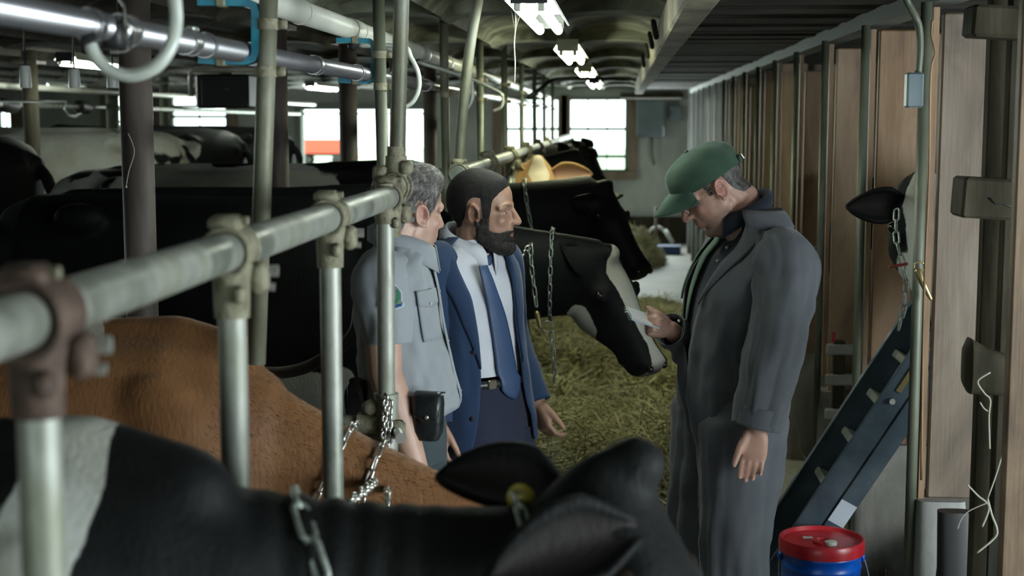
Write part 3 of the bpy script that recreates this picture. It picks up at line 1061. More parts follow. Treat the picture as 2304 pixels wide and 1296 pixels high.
# broom handle, white hose and blue tray by the far wall
p = at(1476, 545, 20.6)
e = tag(empty('broom', (p.x, 20.6, 0)), 'pale broom standing in the blue tray at the alley end', 'broom')
MB().tube([(0, 0, .06), (0, .0, .62)], .022, 8).build('handle', M['wood_pale'], e)
MB().box((0, 0, .04), (.16, .06, .08)).build('brush', M['hay'], e, smooth=False)
p = at(1495, 538, 20.2)
e = tag(empty('feed_tray', (p.x + .03, 20.2, 0)), 'blue tray on the floor at the far end of the alley', 'tray')
b = MB().box((0, 0, .05), (.38, .3, .1), bev=.015)
b.build('tray_body', mat('dark_blue_plastic', (.02, .045, .14), rough=.5), e, smooth=False)
MB().box((0, 0, .105), (.4, .32, .016), bev=.006).build('rim', mat('dark_blue_rim', (.03, .06, .17), rough=.5), e, smooth=False)
e2 = tag(empty('water_hose', (p.x - .12, 20.75, .0)), 'white hose arching over the blue tray', 'hose')
MB().tube(catmull([(-.1, .1, .05), (-.08, 0, .25), (.03, -.05, .33), (.14, -.1, .27), (.24, -.15, .13)], 6), .022, 8).build('hose_body', M['cup'], e2)
MB().tube([(.14, -.1, .29), (.25, -.16, .12)], .032, 8).build('nozzle', M['cup'], e2)

# bent stall loop pipe, cobweb and a straw on the brown column
pts = catmull([at(590, 838, 4.4), at(640, 838, 4.4), at(690, 826, 4.4), at(735, 802, 4.4), at(775, 775, 4.4), at(800, 740, 4.4), at(806, 700, 4.4)], 6)
bt = V((at(590, 838, 4.4).x - .02, 4.4, 0.09))
e = tag(empty('stall_loop', bt), 'dark bent divider pipe curving behind the grey-shirted man', 'pipe')
MB().tube([bt - bt] + [V((-.01, 0, .6))] + [p - bt for p in pts], .019, 12).build('bent_pipe', M['brown_column'], e)
MB().box((0, 0, .008), (.1, .1, .016)).build('floor_flange', M['brown_column'], e, smooth=False)
e = tag(empty('cobweb', V((at(1158, 60, 5.3).x, 5.3, ZC + .05))), 'pale dusty cobweb strand dangling below the ceiling near the bright lamp', 'cobweb')
bw = V(e.location)
WEB = mat('dusty_web', (.42, .42, .33), rough=.9)
MB().tube([(0, 0, 0)] + [p - bw for p in catmull([at(1160, 62, 5.3), at(1157, 100, 5.3), at(1159, 140, 5.3), at(1158, 188, 5.3)], 4)], .0022, 5).build('strand', WEB, e)
for dx in (-.05, .045, .09):
    MB().tube([(dx, .02, 0), (dx * .4, .01, -.045), at(1159, 70, 5.3) - bw], .0008, 4).build('thread', WEB, e)
e = tag(empty('straw', at(298, 420, 4.43)), 'thin pale straw stuck to the nearest brown column', 'straw')
bw = V(e.location)
MB().tube([p - bw for p in catmull([at(284, 418, 4.445), at(290, 385, 4.44), at(302, 345, 4.435), at(297, 320, 4.44), at(288, 300, 4.445)], 4)], .0018, 5).build('stem', M['twine'], e)
MB().ell((at(284, 420, 4.445) - bw), (.004, .003, .005), n=8, m=6).build('seed_head', M['twine'], e)
# ------------------------------------------------------------------ stalls on the other side: dividers of pipe and plank
DX = 0.918
WM = ['wood_pale', 'wood2', 'wood_lit', 'wood2', 'wood_lit', 'wood_lit', 'wood_lit', 'wood_lit', 'wood_lit', 'wood_white', 'wood_white', 'wood_white', 'wood_white', 'wood_white', 'wood_white', 'wood_white']
ORD = ['nearest complete', 'second', 'third', 'fourth', 'fifth', 'sixth', 'seventh', 'eighth', 'ninth', 'tenth', 'eleventh', 'twelfth', 'thirteenth', 'fourteenth', 'fifteenth', 'sixteenth']
for i in range(15):
    y = 4.6 + 1.12 * i
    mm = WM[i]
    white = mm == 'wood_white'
    lab = ('whitewashed' if white else 'brown') + ' wooden stall divider with a pipe post, %s along the wall' % ORD[i]
    e = tag(empty('stall_divider', (DX, y, 0)), lab, 'divider', 'plank stall dividers')
    MB().tube([(0, 0, 0), (0, 0, 2.2)], (.017, .0165, .016, .014, .013)[min(i, 4)], 14).build('pipe_post', M['wood_white'] if white else M['greenpipe'], e)
    MB().box((.031, .012, 1.42), (.018, .03, 1.53)).build('batten', M['wood_white'] if white else M['wood2'], e, smooth=False)
    zb = .66 if i == 0 else .58
    rnd = random.Random(i)
    for k in range(3):
        x0 = .052 + k * .195
        wd = .152 if k == 0 else .17
        top = 2.185 - rnd.uniform(0, .02) - (.08 if i in (3, 6) else 0)
        b = MB()
        n = 6
        b.box((x0 + wd / 2, .022, (top + zb) / 2), (wd, .034, top - zb), Matrix.Rotation(rnd.uniform(-.004, .004), 3, 'Y'), bev=.005)
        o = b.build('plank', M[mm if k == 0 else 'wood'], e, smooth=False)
    if i == 0:
        b = MB()
        b.loft([((.1, .04, 0), (.09, 0, 0), (0, .1, 0)), ((.1, .04, .35), (.088, 0, 0), (0, .1, 0)), ((.095, .04, .56), (.082, 0, 0), (0, .09, 0)), ((.09, .04, .66), (.075, 0, 0), (0, .085, 0))], 24, 6)
        b.build('plinth', M['plinth'], e, sharp=40)
    else:
        b = MB()
        b.loft([((.3, .04, 0), (.31, 0, 0), (0, .09, 0)), ((.3, .04, .5), (.30, 0, 0), (0, .085, 0)), ((.3, .04, .585), (.29, 0, 0), (0, .07, 0))], 24, 6)
        b.build('plinth', M['block'], e, sharp=40)
# manger kerb in front of each stall
for i in range(14):
    y = 4.6 + 1.12 * i
    o = MB().box((1.3, y + .60, .16), (.14, .84, .32), bev=.02).build('manger_kerb', M['block'], smooth=False)
    tag(o, 'rough concrete manger kerb, %s stall along the wall' % ORD[i].replace('nearest complete', 'first'), 'kerb', 'manger kerbs')
# manger boards seen behind the man in the overalls
e = tag(empty('manger_boards', (1.0, 6.72, 0)), 'grey horizontal manger boards behind the man in overalls', 'boards')
for z in (.80, .66, .5):
    MB().box((.16, 0, z), (.44, .04, .05), bev=.006).build('board', M['plinth'], e, smooth=False)
MB().box((.0, .02, .42), (.05, .05, .84), bev=.006).build('upright', M['wood_dark'], e, smooth=False)
MB().box((.38, .02, .42), (.05, .05, .84), bev=.006).build('upright', M['wood_dark'], e, smooth=False)
MB().box((-.03, -.005, .86), (.012, .02, .05), bev=.004).build('red_marker', M['red'], e, smooth=False)

# near timber frame at the picture edge
e = tag(empty('timber_frame', (1.02, 4.0, 0)), 'dark timber upright with thick wooden blocks bolted across it', 'timber frame')
BT = V(e.location)
def wx(px, y):
    return at(px, 640, y).x
x0, x1 = wx(2203, 4.15), wx(2252, 4.15)
MB().box(((x0 + x1) / 2 - BT.x, .15, 1.15), (x1 - x0, .05, 2.3), bev=.004).build('upright', M['wood_dark'], e, smooth=False)
x0, x1 = wx(2250, 4.05), wx(2290, 4.05)
MB().box(((x0 + x1) / 2 - BT.x, .06, 1.15), (x1 - x0, .05, 2.3), bev=.004).build('upright', M['wood_dark'], e, smooth=False)
def block(xa, ya, xb, yb, y, depth, bev):
    a, c = at(xa, ya, y), at(xb, yb, y)
    b = MB().box(((a.x + c.x) / 2 - BT.x, (y - BT.y) + depth / 2, (a.z + c.z) / 2), (c.x - a.x, depth, a.z - c.z), Matrix.Rotation(R(3), 3, 'Y'), bev=bev)
    return b.build('block', M['wood_dark'], e, smooth=False)
block(2190, 12, 2330, 84, 3.92, .12, .008)
k = block(2168, 402, 2286, 494, 3.9, .14, .007)
b = MB()
pp = [at(2226, 445, 3.898), at(2240, 458, 3.898), at(2262, 460, 3.898), at(2284, 469, 3.898)]
b.tube([p - BT for p in pp], .0022, 5)
b.build('crack', M['black'], k)
MB().loft([(at(2168, 822, 3.95) - BT, V((0, .03, 0)), V((0, 0, .05))), (at(2180, 822, 3.95) - BT, V((0, .05, 0)), V((0, 0, .075))), (at(2225, 836, 3.95) - BT, V((0, .05, 0)), V((0, 0, .06))), (at(2262, 842, 3.95) - BT, V((0, .05, 0)), V((0, 0, .055))), (at(2270, 842, 3.95) - BT, V((0, .045, 0)), V((0, 0, .05)))], 20, 4).build('block', M['wood_dark'], e, sharp=50)
MB().loft([(at(2232, 1275, 3.95) - BT, V((0, .04, 0)), V((0, 0, .07))), (at(2240, 1275, 3.95) - BT, V((0, .05, 0)), V((0, 0, .08))), (at(2266, 1275, 3.95) - BT, V((0, .05, 0)), V((0, 0, .08))), (at(2273, 1275, 3.95) - BT, V((0, .04, 0)), V((0, 0, .07)))], 18, 4).build('block', M['plinth'], e, sharp=50)
x0 = wx(2277, 3.5)
e2 = tag(empty('stall_divider', (x0, 3.5, 0)), 'bright brown plank at the very edge of the picture', 'divider', 'plank stall dividers')
MB().box((.09, .02, 1.14), (.18, .04, 2.28), bev=.005).build('plank', M['wood'], e2, smooth=False)
# leaning dark feed sack shape beside the plinth
b = MB()
b.loft([((0, 0, 0), (.1, 0, 0), (0, .07, 0)), ((.005, 0, .3), (.085, 0, 0), (0, .06, 0)), ((-.01, 0, .5), (.055, 0, 0), (0, .04, 0)), ((-.02, 0, .68), (.05, 0, 0), (0, .03, 0))], 20, 3)
o = b.build('rubber_flap', M['rubber'], sharp=50)
o.location = (at(2165, 1250, 4.35).x, 4.38, 0)
tag(o, 'black rubber flap hanging beside the grey plinth', 'rubber flap')
# baling twine
tw = tag(empty('baling_twine', at(2220, 850, 3.85)), 'pale baling twine dangling from the timber frame', 'twine')
BW = V(tw.location)
for pp, r in (([(2228, 838), (2200, 858), (2215, 885), (2228, 900), (2225, 940), (2227, 1010)], .0022), ([(2272, 860), (2268, 950), (2250, 1040), (2222, 1122)], .002),
              ([(2222, 1122), (2232, 1160), (2243, 1190), (2238, 1210), (2198, 1244)], .0028), ([(2176, 1090), (2200, 1115), (2225, 1140), (2210, 1185)], .0025),
              ([(2155, 1190), (2162, 1170), (2180, 1150), (2220, 1132)], .0014), ([(2222, 925), (2213, 918), (2205, 905)], .002)):
    MB().tube([p - BW for p in catmull([at(x, y, 3.85) for x, y in pp], 5)], r, 6).build('strand', M['twine'], tw)
# electrical box and conduit on the first divider
p = at(2056, 203, 4.56)
e = tag(empty('junction_box', (p.x, 4.56, p.z)), 'grey junction box with bent conduit on the first pipe post', 'electrical box')
MB().box((0, 0, 0), (.05, .05, .105), bev=.005).build('case', M['panelbox'], e, smooth=False)
MB().box((0, -.027, 0), (.044, .005, .098), bev=.002).build('cover', M['panelbox'], e, smooth=False)
MB().tube([q - p for q in catmull([at(2066, 165, 4.56), at(2070, 110, 4.56), at(2068, 62, 4.56), at(2058, 35, 4.55), at(2042, 5, 4.5), at(2030, -30, 4.5)], 5)], .0115, 10).build('conduit', M['greenpipe'], e)
MB().tube([q - p for q in catmull([at(2098, 45, 4.5), at(2096, 80, 4.5), at(2104, 120, 4.5), at(2094, 170, 4.5), at(2090, 400, 4.52), at(2078, 700, 4.52), at(2073, 1080, 4.52)], 5)], .004, 6).build('cable', M['wood2'], e)

# conveyor trough leaning into the stall
A, Bq = at(1788, 1196, 5.55), at(2085, 752, 5.35)
d = (Bq - A).normalized()
A2 = A - d * (A.z / d.z)
Ln = (Bq - A2).length + .25
e = tag(empty('conveyor_trough', A2), 'blue-grey steel conveyor trough leaning behind the red-lidded pail', 'conveyor')
sd = V((0, 1, 0))
up_ = d.cross(sd) * -1
if up_.x > 0: up_ = -up_
rot = Matrix((d, sd, up_)).transposed()
def pbox(name, c, s, m, par=e, bev=.003):
    c3 = rot @ V(c)
    return MB().box(c3, s, rot, bev=bev).build(name, m, par, smooth=False)
pbox('side_plate', (Ln / 2, -.11, .0), (Ln, .008, .085), M['steelblue'])
pbox('side_plate', (Ln / 2, -.112, -.083), (Ln, .008, .07), M['steelblue'])
pbox('side_plate', (Ln / 2, .11, .02), (Ln, .008, .13), M['steelblue'])
pbox('floor_plate', (Ln / 2, 0, -.05), (Ln, .21, .006), M['steelblue'])
pbox('lip', (Ln / 2, .105, .088), (Ln, .03, .008), M['steelblue'])
pbox('lip', (Ln / 2, -.116, .045), (Ln, .014, .006), M['steelblue'])
L0 = (at(1840, 1120, 5.4) - A2).length
for k, t in enumerate((.36, .62, .86, 1.1)):
    pbox('flight', (L0 - .24 + t * .75, 0, .0), (.03, .2, .085), M['galv'])
pbox('sticker', ((at(1838, 1150, 5.4) - A2).length, -.1175, -.083), (.10, .002, .066), M['paper'], bev=0)
t = (at(2000, 880, 5.4) - A2).length
b = MB()
for q in (0, .22):
    c3 = rot @ V((t - .02 + q, -.12, .0))
    b.tube([c3, c3 + V((0, -.01, 0))], .011, 10)
b.build('bolt', M['bolt'], e, sharp=40)
pbox('slot_bar', (t + .12, -.118, -.0), (.2, .006, .022), M['brass'], bev=.002)

# pail
PX, PY = .727, 5.2
e = tag(empty('pail', (PX, PY, 0)), 'blue plastic pail with a red lid at the feet of the man in overalls', 'pail')
prof = [(0, 0), (.128, 0), (.131, .006), (.139, .2), (.1405, .205), (.1405, .212), (.139, .217), (.141, .25), (.1435, .254), (.1435, .262), (.141, .267), (.142, .295), (.1465, .299), (.1465, .306), (.142, .312), (.1425, .33)]
MB().lathe(prof, 40).build('bucket', M['blue'], e, sharp=50)
prof = [(.146, .308), (.152, .309), (.1525, .33), (.1515, .352), (.148, .357), (.143, .357), (.139, .349), (.136, .343), (0, .343)]
lid = MB().lathe(prof, 48).build('lid', M['red'], e, sharp=40)
MB().lathe([(.035, .343), (.035, .352), (.031, .353), (.03, .345), (0, .345)], 24, Matrix.Translation((.0, -.03, 0))).build('spout_ring', M['red'], lid, sharp=50)
MB().lathe([(.022, .344), (.022, .356), (.018, .358), (0, .358)], 20, Matrix.Translation((.025, -.055, 0))).build('spout_cap', M['cup'], lid, sharp=50)
MB().box((-.045, .03, .3445), (.035, .02, .002)).build('residue', M['cup'], lid, smooth=False)
hp = [V((.150, 0, .29)), V((.162, -.03, .24)), V((.168, -.07, .18)), V((.15, -.12, .12)), V((.09, -.16, .08)), V((0, -.175, .07)), V((-.09, -.16, .08)), V((-.15, -.1, .14)), V((-.15, 0, .29))]
MB().tube(catmull(hp, 5), .0022, 6).build('wire_handle', M['chain'], e)
for s in (-1, 1):
    MB().ell((s * .147, 0, .285), (.009, .018, .018)).build('handle_lug', M['blue'], e)

# ------------------------------------------------------------------ hay
def hay_mesh(n, posf, rnd, lmin, lmax, wd=.0022, rise=.5):
    b_v, b_f = [], []
    for _ in range(n):
        p = posf(rnd)
        if p is None:
            continue
        L = rnd.uniform(lmin, lmax)
        a = rnd.uniform(0, 2 * math.pi)
        el = rnd.gauss(0, rise)
        d = V((math.cos(a) * math.cos(el), math.sin(a) * math.cos(el), math.sin(el)))
        bend = V((rnd.gauss(0, .3), rnd.gauss(0, .3), rnd.gauss(-.1, .25))) * L
        s = d.cross(V((0, 0, 1)))
        if s.length < 1e-4: s = V((1, 0, 0))
        s.normalize()
        u = s.cross(d)
        w2 = wd * rnd.uniform(.6, 1.5)
        o = len(b_v)
        for t in (0, .5, 1):
            q = p + d * (L * (t - .5)) + bend * (t * (1 - t) * 1.5)
            if q.z < .004: q.z = .004
            ww = w2 * (1 - .5 * t)
            b_v += [tuple(q + s * ww), tuple(q - s * ww * .5 + u * ww), tuple(q - s * ww * .5 - u * ww)]
        for k in (0, 3):
            for j in range(3):
                jj = (j + 1) % 3
                b_f.append((o + k + j, o + k + jj, o + k + 3 + jj, o + k + 3 + j))
    m = MB()
    m.v, m.f = b_v, b_f
    return m


def hay_h(x, y):
    """height of the hay bed on the alley floor"""
    n = noise.noise(V((x * 1.6, y * .9, 3.1)))
    n2 = noise.noise(V((x * 5, y * 4, 8.1))) + .7 * noise.noise(V((x * 11, y * 9, 2.1)))
    edge = min(1, max(0, (.62 - x) / .25)) * min(1, max(0, (y - 6.2) / .5)) * min(1, max(0, (15.5 - y) / 3))
    h = .06 + .16 * n + .05 * n2 + .13 * math.exp(-((y - 10.4) / 1.3) ** 2) - .10 * math.exp(-((y - 8.6) / .45) ** 2) * (1 if x > -.25 else .4)
    h += .12 * math.exp(-((x + .5) / .2) ** 2)
    return max(0, h * edge)


b = MB()
P = []
for y in np.linspace(6, 16, 90):
    P.append([V((x, y, hay_h(x, y) - .004)) for x in np.linspace(-.72, .7, 26)])
b.grid(P)
hb = b.build('hay_bed', mat('packed_hay', [(0.3, (0.10, 0.095, 0.045)), (0.5, (0.22, 0.21, 0.11)), (0.7, (0.4, 0.385, 0.23))], 14, (1, 1, 1), 0.85, bmp=1.0, bscale=45, dist=1.5, spec=.1, bdist=.03))
tag(hb, 'loose bed of dried hay strewn on the alley floor before the cows', 'hay', kind='stuff')
rnd = random.Random(3)


def pos1(r):
    x, y = r.uniform(-.7, .62), 6.3 + 8.0 * r.random() ** 1.2
    h = hay_h(x, y)
    if h < .012 and r.random() < .9:
        return None
    return V((x, y, h + r.uniform(-.005, .035) + (r.random() ** 3) * .09))


hs = hay_mesh(22000, pos1, rnd, .12, .36, .0048, .40)
ho = hs.build('hay_strands', M['hay'], hb)
ho['kind'] = 'stuff'
def pos2(r):
    a = r.uniform(0, 6.28); q = r.random() ** .6
    x, y = .18 + .34 * q * math.cos(a), 18.8 + .6 * q * math.sin(a)
    return V((x, y, .45 * (1 - q * q) * r.uniform(.6, 1)))
hp2 = tag(hay_mesh(2600, pos2, rnd, .1, .3, .006, .5).build('hay_heap', M['hay']), 'pale heap of hay at the far end of the alley', 'hay', kind='stuff')
b = MB()
b.loft([((.18, 18.8, 0), (.36, 0, 0), (0, .6, 0)), ((.18, 18.8, .25), (.26, 0, 0), (0, .45, 0)), ((.18, 18.8, .42), (.1, 0, 0), (0, .2, 0))], 24, 2)
o = b.build('hay_core', M['hay'], hp2)
o['kind'] = 'stuff'
def pos3(r):
    return V((r.uniform(.95, 1.2), r.uniform(4.75, 7.6), r.uniform(0, .05)))
tag(hay_mesh(900, pos3, rnd, .08, .24, .002, .4).build('hay_scatter', M['hay']), 'thin scatter of hay along the foot of the stall dividers', 'hay', kind='stuff')
# ------------------------------------------------------------------ cattle
def hide(name, base, white, base2=None):
    m, nt, b = newmat(name)
    at_ = nt.nodes.new('ShaderNodeAttribute'); at_.attribute_name = 'patch'
    n1 = noise_tex(nt, 70, 3, (1, 1, .35))
    ad = nt.nodes.new('ShaderNodeMath'); ad.operation = 'MULTIPLY_ADD'
    nt.links.new(n1, ad.inputs[0]); ad.inputs[1].default_value = .10; ad.inputs[2].default_value = -.05
    s = nt.nodes.new('ShaderNodeMath'); s.operation = 'ADD'
    nt.links.new(at_.outputs['Fac'], s.inputs[0]); nt.links.new(ad.outputs[0], s.inputs[1])
    mr = nt.nodes.new('ShaderNodeMapRange'); mr.interpolation_type = 'SMOOTHSTEP'
    mr.inputs['From Min'].default_value = -.02; mr.inputs['From Max'].default_value = .03
    nt.links.new(s.outputs[0], mr.inputs[0])
    n2 = noise_tex(nt, 4, 5)
    cb = ramp(nt, n2, [(0.3, tuple(c * .7 for c in base)), (0.7, base2 or tuple(c * 1.5 for c in base))])
    cw = ramp(nt, n2, [(0.3, tuple(c * f for c, f in zip(white, (.72, .68, .58)))), (0.6, white)])
    mx = nt.nodes.new('ShaderNodeMix'); mx.data_type = 'RGBA'
    nt.links.new(mr.outputs[0], mx.inputs['Factor']); nt.links.new(cb, mx.inputs['A']); nt.links.new(cw, mx.inputs['B'])
    pk = nt.nodes.new('ShaderNodeAttribute'); pk.attribute_name = 'pink'
    mx2 = nt.nodes.new('ShaderNodeMix'); mx2.data_type = 'RGBA'
    nt.links.new(pk.outputs['Fac'], mx2.inputs['Factor']); nt.links.new(mx.outputs['Result'], mx2.inputs['A'])
    mx2.inputs['B'].default_value = (.33, .19, .15, 1) if base[0] > .05 else (.022, .018, .018, 1)
    nt.links.new(mx2.outputs['Result'], b.inputs['Base Color'])
    b.inputs['Roughness'].default_value = .62
    b.inputs['Specular IOR Level'].default_value = .13 if base[0] < .05 else .22
    b.inputs['Sheen Weight'].default_value = .02 if base[0] < .05 else .2
    b.inputs['Sheen Roughness'].default_value = .4
    b.inputs['Sheen Tint'].default_value = (.75, .85, .8, 1) if base[0] < .05 else (1, .8, .6, 1)
    h = noise_tex(nt, 120, 3, (1, 1, .25))
    h2 = noise_tex(nt, 9, 3)
    hm = nt.nodes.new('ShaderNodeMath'); hm.operation = 'MULTIPLY_ADD'
    nt.links.new(h2, hm.inputs[0]); hm.inputs[1].default_value = 1.2; nt.links.new(h, hm.inputs[2])
    bump(nt, b, hm.outputs[0], .35, .006)
    return m


M['hide_bw'] = hide('black_and_white_hide', (.0035, .004, .0041), (.42, .43, .40), (.007, .008, .008))
M['hide_brown'] = hide('reddish_brown_hide', (.15, .066, .024), (.42, .39, .33), (.22, .105, .042))
M['hide_tan'] = hide('tan_hide', (.25, .14, .055), (.42, .36, .29), (.32, .19, .08))
M['eye'] = mat('dark_wet_eye', (.012, .008, .006), rough=.08)
M['tag_yellow'] = mat('yellow_ear_tag', (.34, .28, .03), rough=.4)
M['hoof'] = mat('dark_hoof', (.03, .026, .022), rough=.6)

CRNG = np.random.RandomState(5)


def nz(p, s, seed=0.0):
    return noise.noise(V((p[0] * s + seed, p[1] * s + seed * 1.7, p[2] * s - seed)))


class Cow:
    def __init__(self, poll, muzzle, side=(0, 1, 0), scale=1.0, voxel=.02, ears=None, neck_bulge=.1, lying=False, ear_root=(.055, .085, -.055), wrinkles=0.0, ear_len=.215, neck_drop=0.0, ear_abs=None):
        s = scale
        poll, muzzle = V(poll), V(muzzle)
        self.scale = s
        b = MB()
        Y, Z = V((0, 1, 0)), V((0, 0, 1))
        tor = [(-1.64, 1.16, .07, .10), (-1.58, 1.15, .18, .23), (-1.46, 1.11, .25, .32), (-1.25, 1.055, .28, .385), (-1.0, 1.0, .31, .435), (-.75, .965, .345, .465),
               (-.5, .955, .35, .475), (-.25, .965, .315, .465), (0, .99, .265, .445), (.14, 1.01, .22, .39), (.27, 1.03, .15, .28), (.33, 1.03, .08, .16)]
        b.loft([(V((x, 0, z)) * s, Y * (w * s), Z * (h * s), 1.0) for x, z, w, h in tor], 32, 2.35)
        b.capsule([V((-1.62, 0, 1.29)) * s, V((-1.3, 0, 1.41)) * s, V((-.9, 0, 1.425)) * s, V((-.4, 0, 1.425)) * s, V((.0, 0, 1.43)) * s, V((.15, 0, 1.36)) * s], [.045 * s, .045 * s, .04 * s, .04 * s, .055 * s, .08 * s], 12)
        for q in (-1, 1):
            b.ell(V((-1.2, q * .235, 1.345)) * s, (.11 * s, .06 * s, .065 * s))
            b.ell(V((-1.57, q * .12, 1.26)) * s, (.06 * s, .05 * s, .06 * s))
            b.ell(V((.03, q * .19, 1.02)) * s, (.19 * s, .09 * s, .34 * s), Matrix.Rotation(R(-12), 3, 'Y'))
            b.ell(V((-1.33, q * .17, .93)) * s, (.24 * s, .12 * s, .32 * s))
            if not lying:
                b.capsule([V((.06, q * .17, .82)) * s, V((.0, q * .175, .64)) * s, V((.05, q * .17, .40)) * s, V((.04, q * .17, .14)) * s, V((.07, q * .17, .06)) * s], [.13 * s, .085 * s, .058 * s, .045 * s, .055 * s], 12)
                b.capsule([V((-1.28, q * .19, .9)) * s, V((-1.22, q * .2, .72)) * s, V((-1.5, q * .18, .5)) * s, V((-1.47, q * .175, .16)) * s, V((-1.41, q * .175, .06)) * s], [.19 * s, .15 * s, .068 * s, .05 * s, .058 * s], 12)
        b.ell(V((-1.05, 0, .6)) * s, (.22 * s, .17 * s, .15 * s))
        # head
        u = (muzzle - poll)
        Lh = u.length
        u.normalize()
        sd = V(side); sd = (sd - u * sd.dot(u)).normalized()
        n = u.cross(sd)
        k = Lh / .52
        self.hf = (poll, u, sd, n, k)
        # neck
        N0 = V((-.02, 0, 1.10)) * s
        N3 = poll - n * (.10 * k) + u * (.05 * k) - V((0, 0, neck_drop))
        mid = N0.lerp(N3, .5) + V((0, 0, neck_bulge)) * s
        cp = []
        for i in range(9):
            t = i / 8
            cp.append(N0 * (1 - t) ** 2 + mid * (2 * t * (1 - t)) + N3 * t * t)
        self.neck = []
        T, S, U = frames(cp, Y)
        rings = []
        for i, c in enumerate(cp):
            t = i / 8
            sv = S[i].lerp(sd, t * t)
            sv = (sv - T[i] * sv.dot(T[i])).normalized()
            uv = T[i].cross(sv)
            ry = (.185 * (1 - t) + .10 * t - .02 * math.sin(math.pi * t)) * s
            rz = (.33 * (1 - t) + .145 * t - .03 * math.sin(math.pi * t)) * s
            rings.append((c, sv * ry, uv * rz, 1.12))
            self.neck.append((c, sv, uv, ry, rz))
        b.loft(rings, 28, 2.1)
        hr = [(-.045, .05, .05, .0), (-.02, .085, .085, 0), (.03, .104, .115, 0), (.09, .117, .14, 0), (.16, .12, .155, .004), (.22, .107, .152, .002), (.29, .085, .128, 0), (.36, .071, .103, 0), (.42, .071, .09, .002), (.47, .079, .086, .004),
              (.505, .076, .076, .0), (.53, .06, .056, -.006), (.54, .035, .03, -.01)]
        b.loft([(poll + u * (t * k) - n * ((h - o) * k), sd * (w * k), n * (h * k), 1.0) for t, w, h, o in hr], 26, 2.5)
        b.ell(poll + n * (.0 * k) - u * (.005 * k), (.05 * k, .05 * k, .045 * k))
        for q in (-1, 1):
            b.ell(self.hp(.165, q * .105, -.05), (.034 * k,) * 3)
            b.ell(self.hp(.14, q * .088, -.085), (.045 * k,) * 3)
            b.ell(self.hp(.16, q * .06, -.2), (.06 * k, .05 * k, .07 * k))
            b.ell(self.hp(.5, q * .048, -.03), (.03 * k,) * 3)
        b.ell(self.hp(.44, 0, -.15), (.06 * k, .055 * k, .03 * k))
        me = remesh(b, voxel, 12)
        # nostrils, mouth line and eye sockets pressed in
        A = getv(me).astype(np.float64)
        def press(c, r, d, dirv):
            c = np.array(c)
            w = np.exp(-((A - c) ** 2).sum(1) / (r * r))
            A[:] += np.outer(w, np.array(dirv) * d)
        for q in (-1, 1):
            press(self.hp(.525, q * .045, -.028), .016 * k, -.022 * k, u + n * .3)
            press(self.hp(.145, q * .12, -.045), .022 * k, .006 * k, -sd * q)
        # wrinkles across the neck
        if wrinkles:
            ax = np.array(N3 - N0); Ln = np.linalg.norm(ax); ax /= Ln
            tt = (A - np.array(N0)) @ ax / Ln
            cc = np.array(N0) + np.outer(tt * Ln, ax)
            rad = A - cc
            rl = np.linalg.norm(rad, axis=1) + 1e-6
            warp = tt + .03 * np.sin(A[:, 2] * 14)
            win = np.exp(-((tt - .52) / .17) ** 2) * (rl < .45)
            A[:] += rad / rl[:, None] * (wrinkles * np.sin(warp * 95) * win)[:, None]
        setv(me, A)
        # ears and tail appended to the same skin
        eb = MB()
        self.ear_mid = []
        for q in (-1, 1):
            root = self.hp(ear_root[0], q * ear_root[1], ear_root[2]) if ear_abs is None else V(ear_abs[0 if q < 0 else 1])
            if ears is None:
                d = (sd * q * .9 - u * .35 + n * .05).normalized()
            else:
                d = V(ears[0 if q < 0 else 1]).normalized()
            fn = (u * .5 + n * .6 - V((0, 0, .4)))       # the hollow looks forward and down
            if ears is not None and len(ears) > 2: fn = V(ears[2])
            fn = (fn - d * fn.dot(d)).normalized()
            wv = d.cross(fn)
            EL = ear_len * k
            P = []
            for i in range(13):
                t = i / 12
                w = .062 * k * (math.sin(math.pi * min(1, (t * .86 + .13))) ** .75) * (0.55 + .45 * min(1, t * 3))
                if i == 12: w *= .35
                row = []
                for j in range(11):
                    a = (j / 10 - .5) * 2
                    cup = (a * a) * w * .75
                    row.append(root - d * (.03 * k) + d * (EL * t) + wv * (a * w) + fn * (cup - .012 * k) - V((0, 0, .02 * k)) * t * t)
                P.append(row)
            eb.sheet(P, .011 * k)
            self.ear_mid.append(P[6][5])
        n_body = len(me.vertices)
        tl = [V((-1.62, 0, 1.27)) * s, V((-1.70, .01, 1.15)) * s, V((-1.72, .02, .85)) * s, V((-1.70, .03, .55)) * s, V((-1.68, .03, .3)) * s]
        eb.capsule(catmull(tl, 4), [.035 * s] * 5 + [.022 * s] * 7 + [.035 * s] * 3 + [.04 * s, .03 * s], 8)
        self.me = join_meshes(me, eb)
        self.n_body = n_body

    def hp(self, t, a, h):
        poll, u, sd, n, k = self.hf
        return poll + u * (t * k) + sd * (a * k) + n * (h * k)

    def paint(self, patches, blaze=None, muzzle_white=0.0, seed=0.0, amp=.3, me=None):
        """patches: ellipsoids (centre, radii) of white hair; blaze: half width down the face"""
        me = me or self.me
        A = getv(me).astype(np.float64)
        poll, u, sd, n, k = self.hf
        N = np.array([nz(p, 5.0, seed) + .5 * nz(p, 12.0, seed + 3) for p in A])
        val = np.full(len(A), -1.0)
        for c, r in patches:
            d = np.sqrt((((A - np.array(c)) / np.array(r)) ** 2).sum(1))
            val = np.maximum(val, 1 - d + N * amp)
        H = A - np.array(poll)
        t = H @ np.array(u) / k
        a = H @ np.array(sd) / k
        h = H @ np.array(n) / k
        head = (t > -.06) & (t < .6) & (np.abs(a) < .2) & (h > -.3)
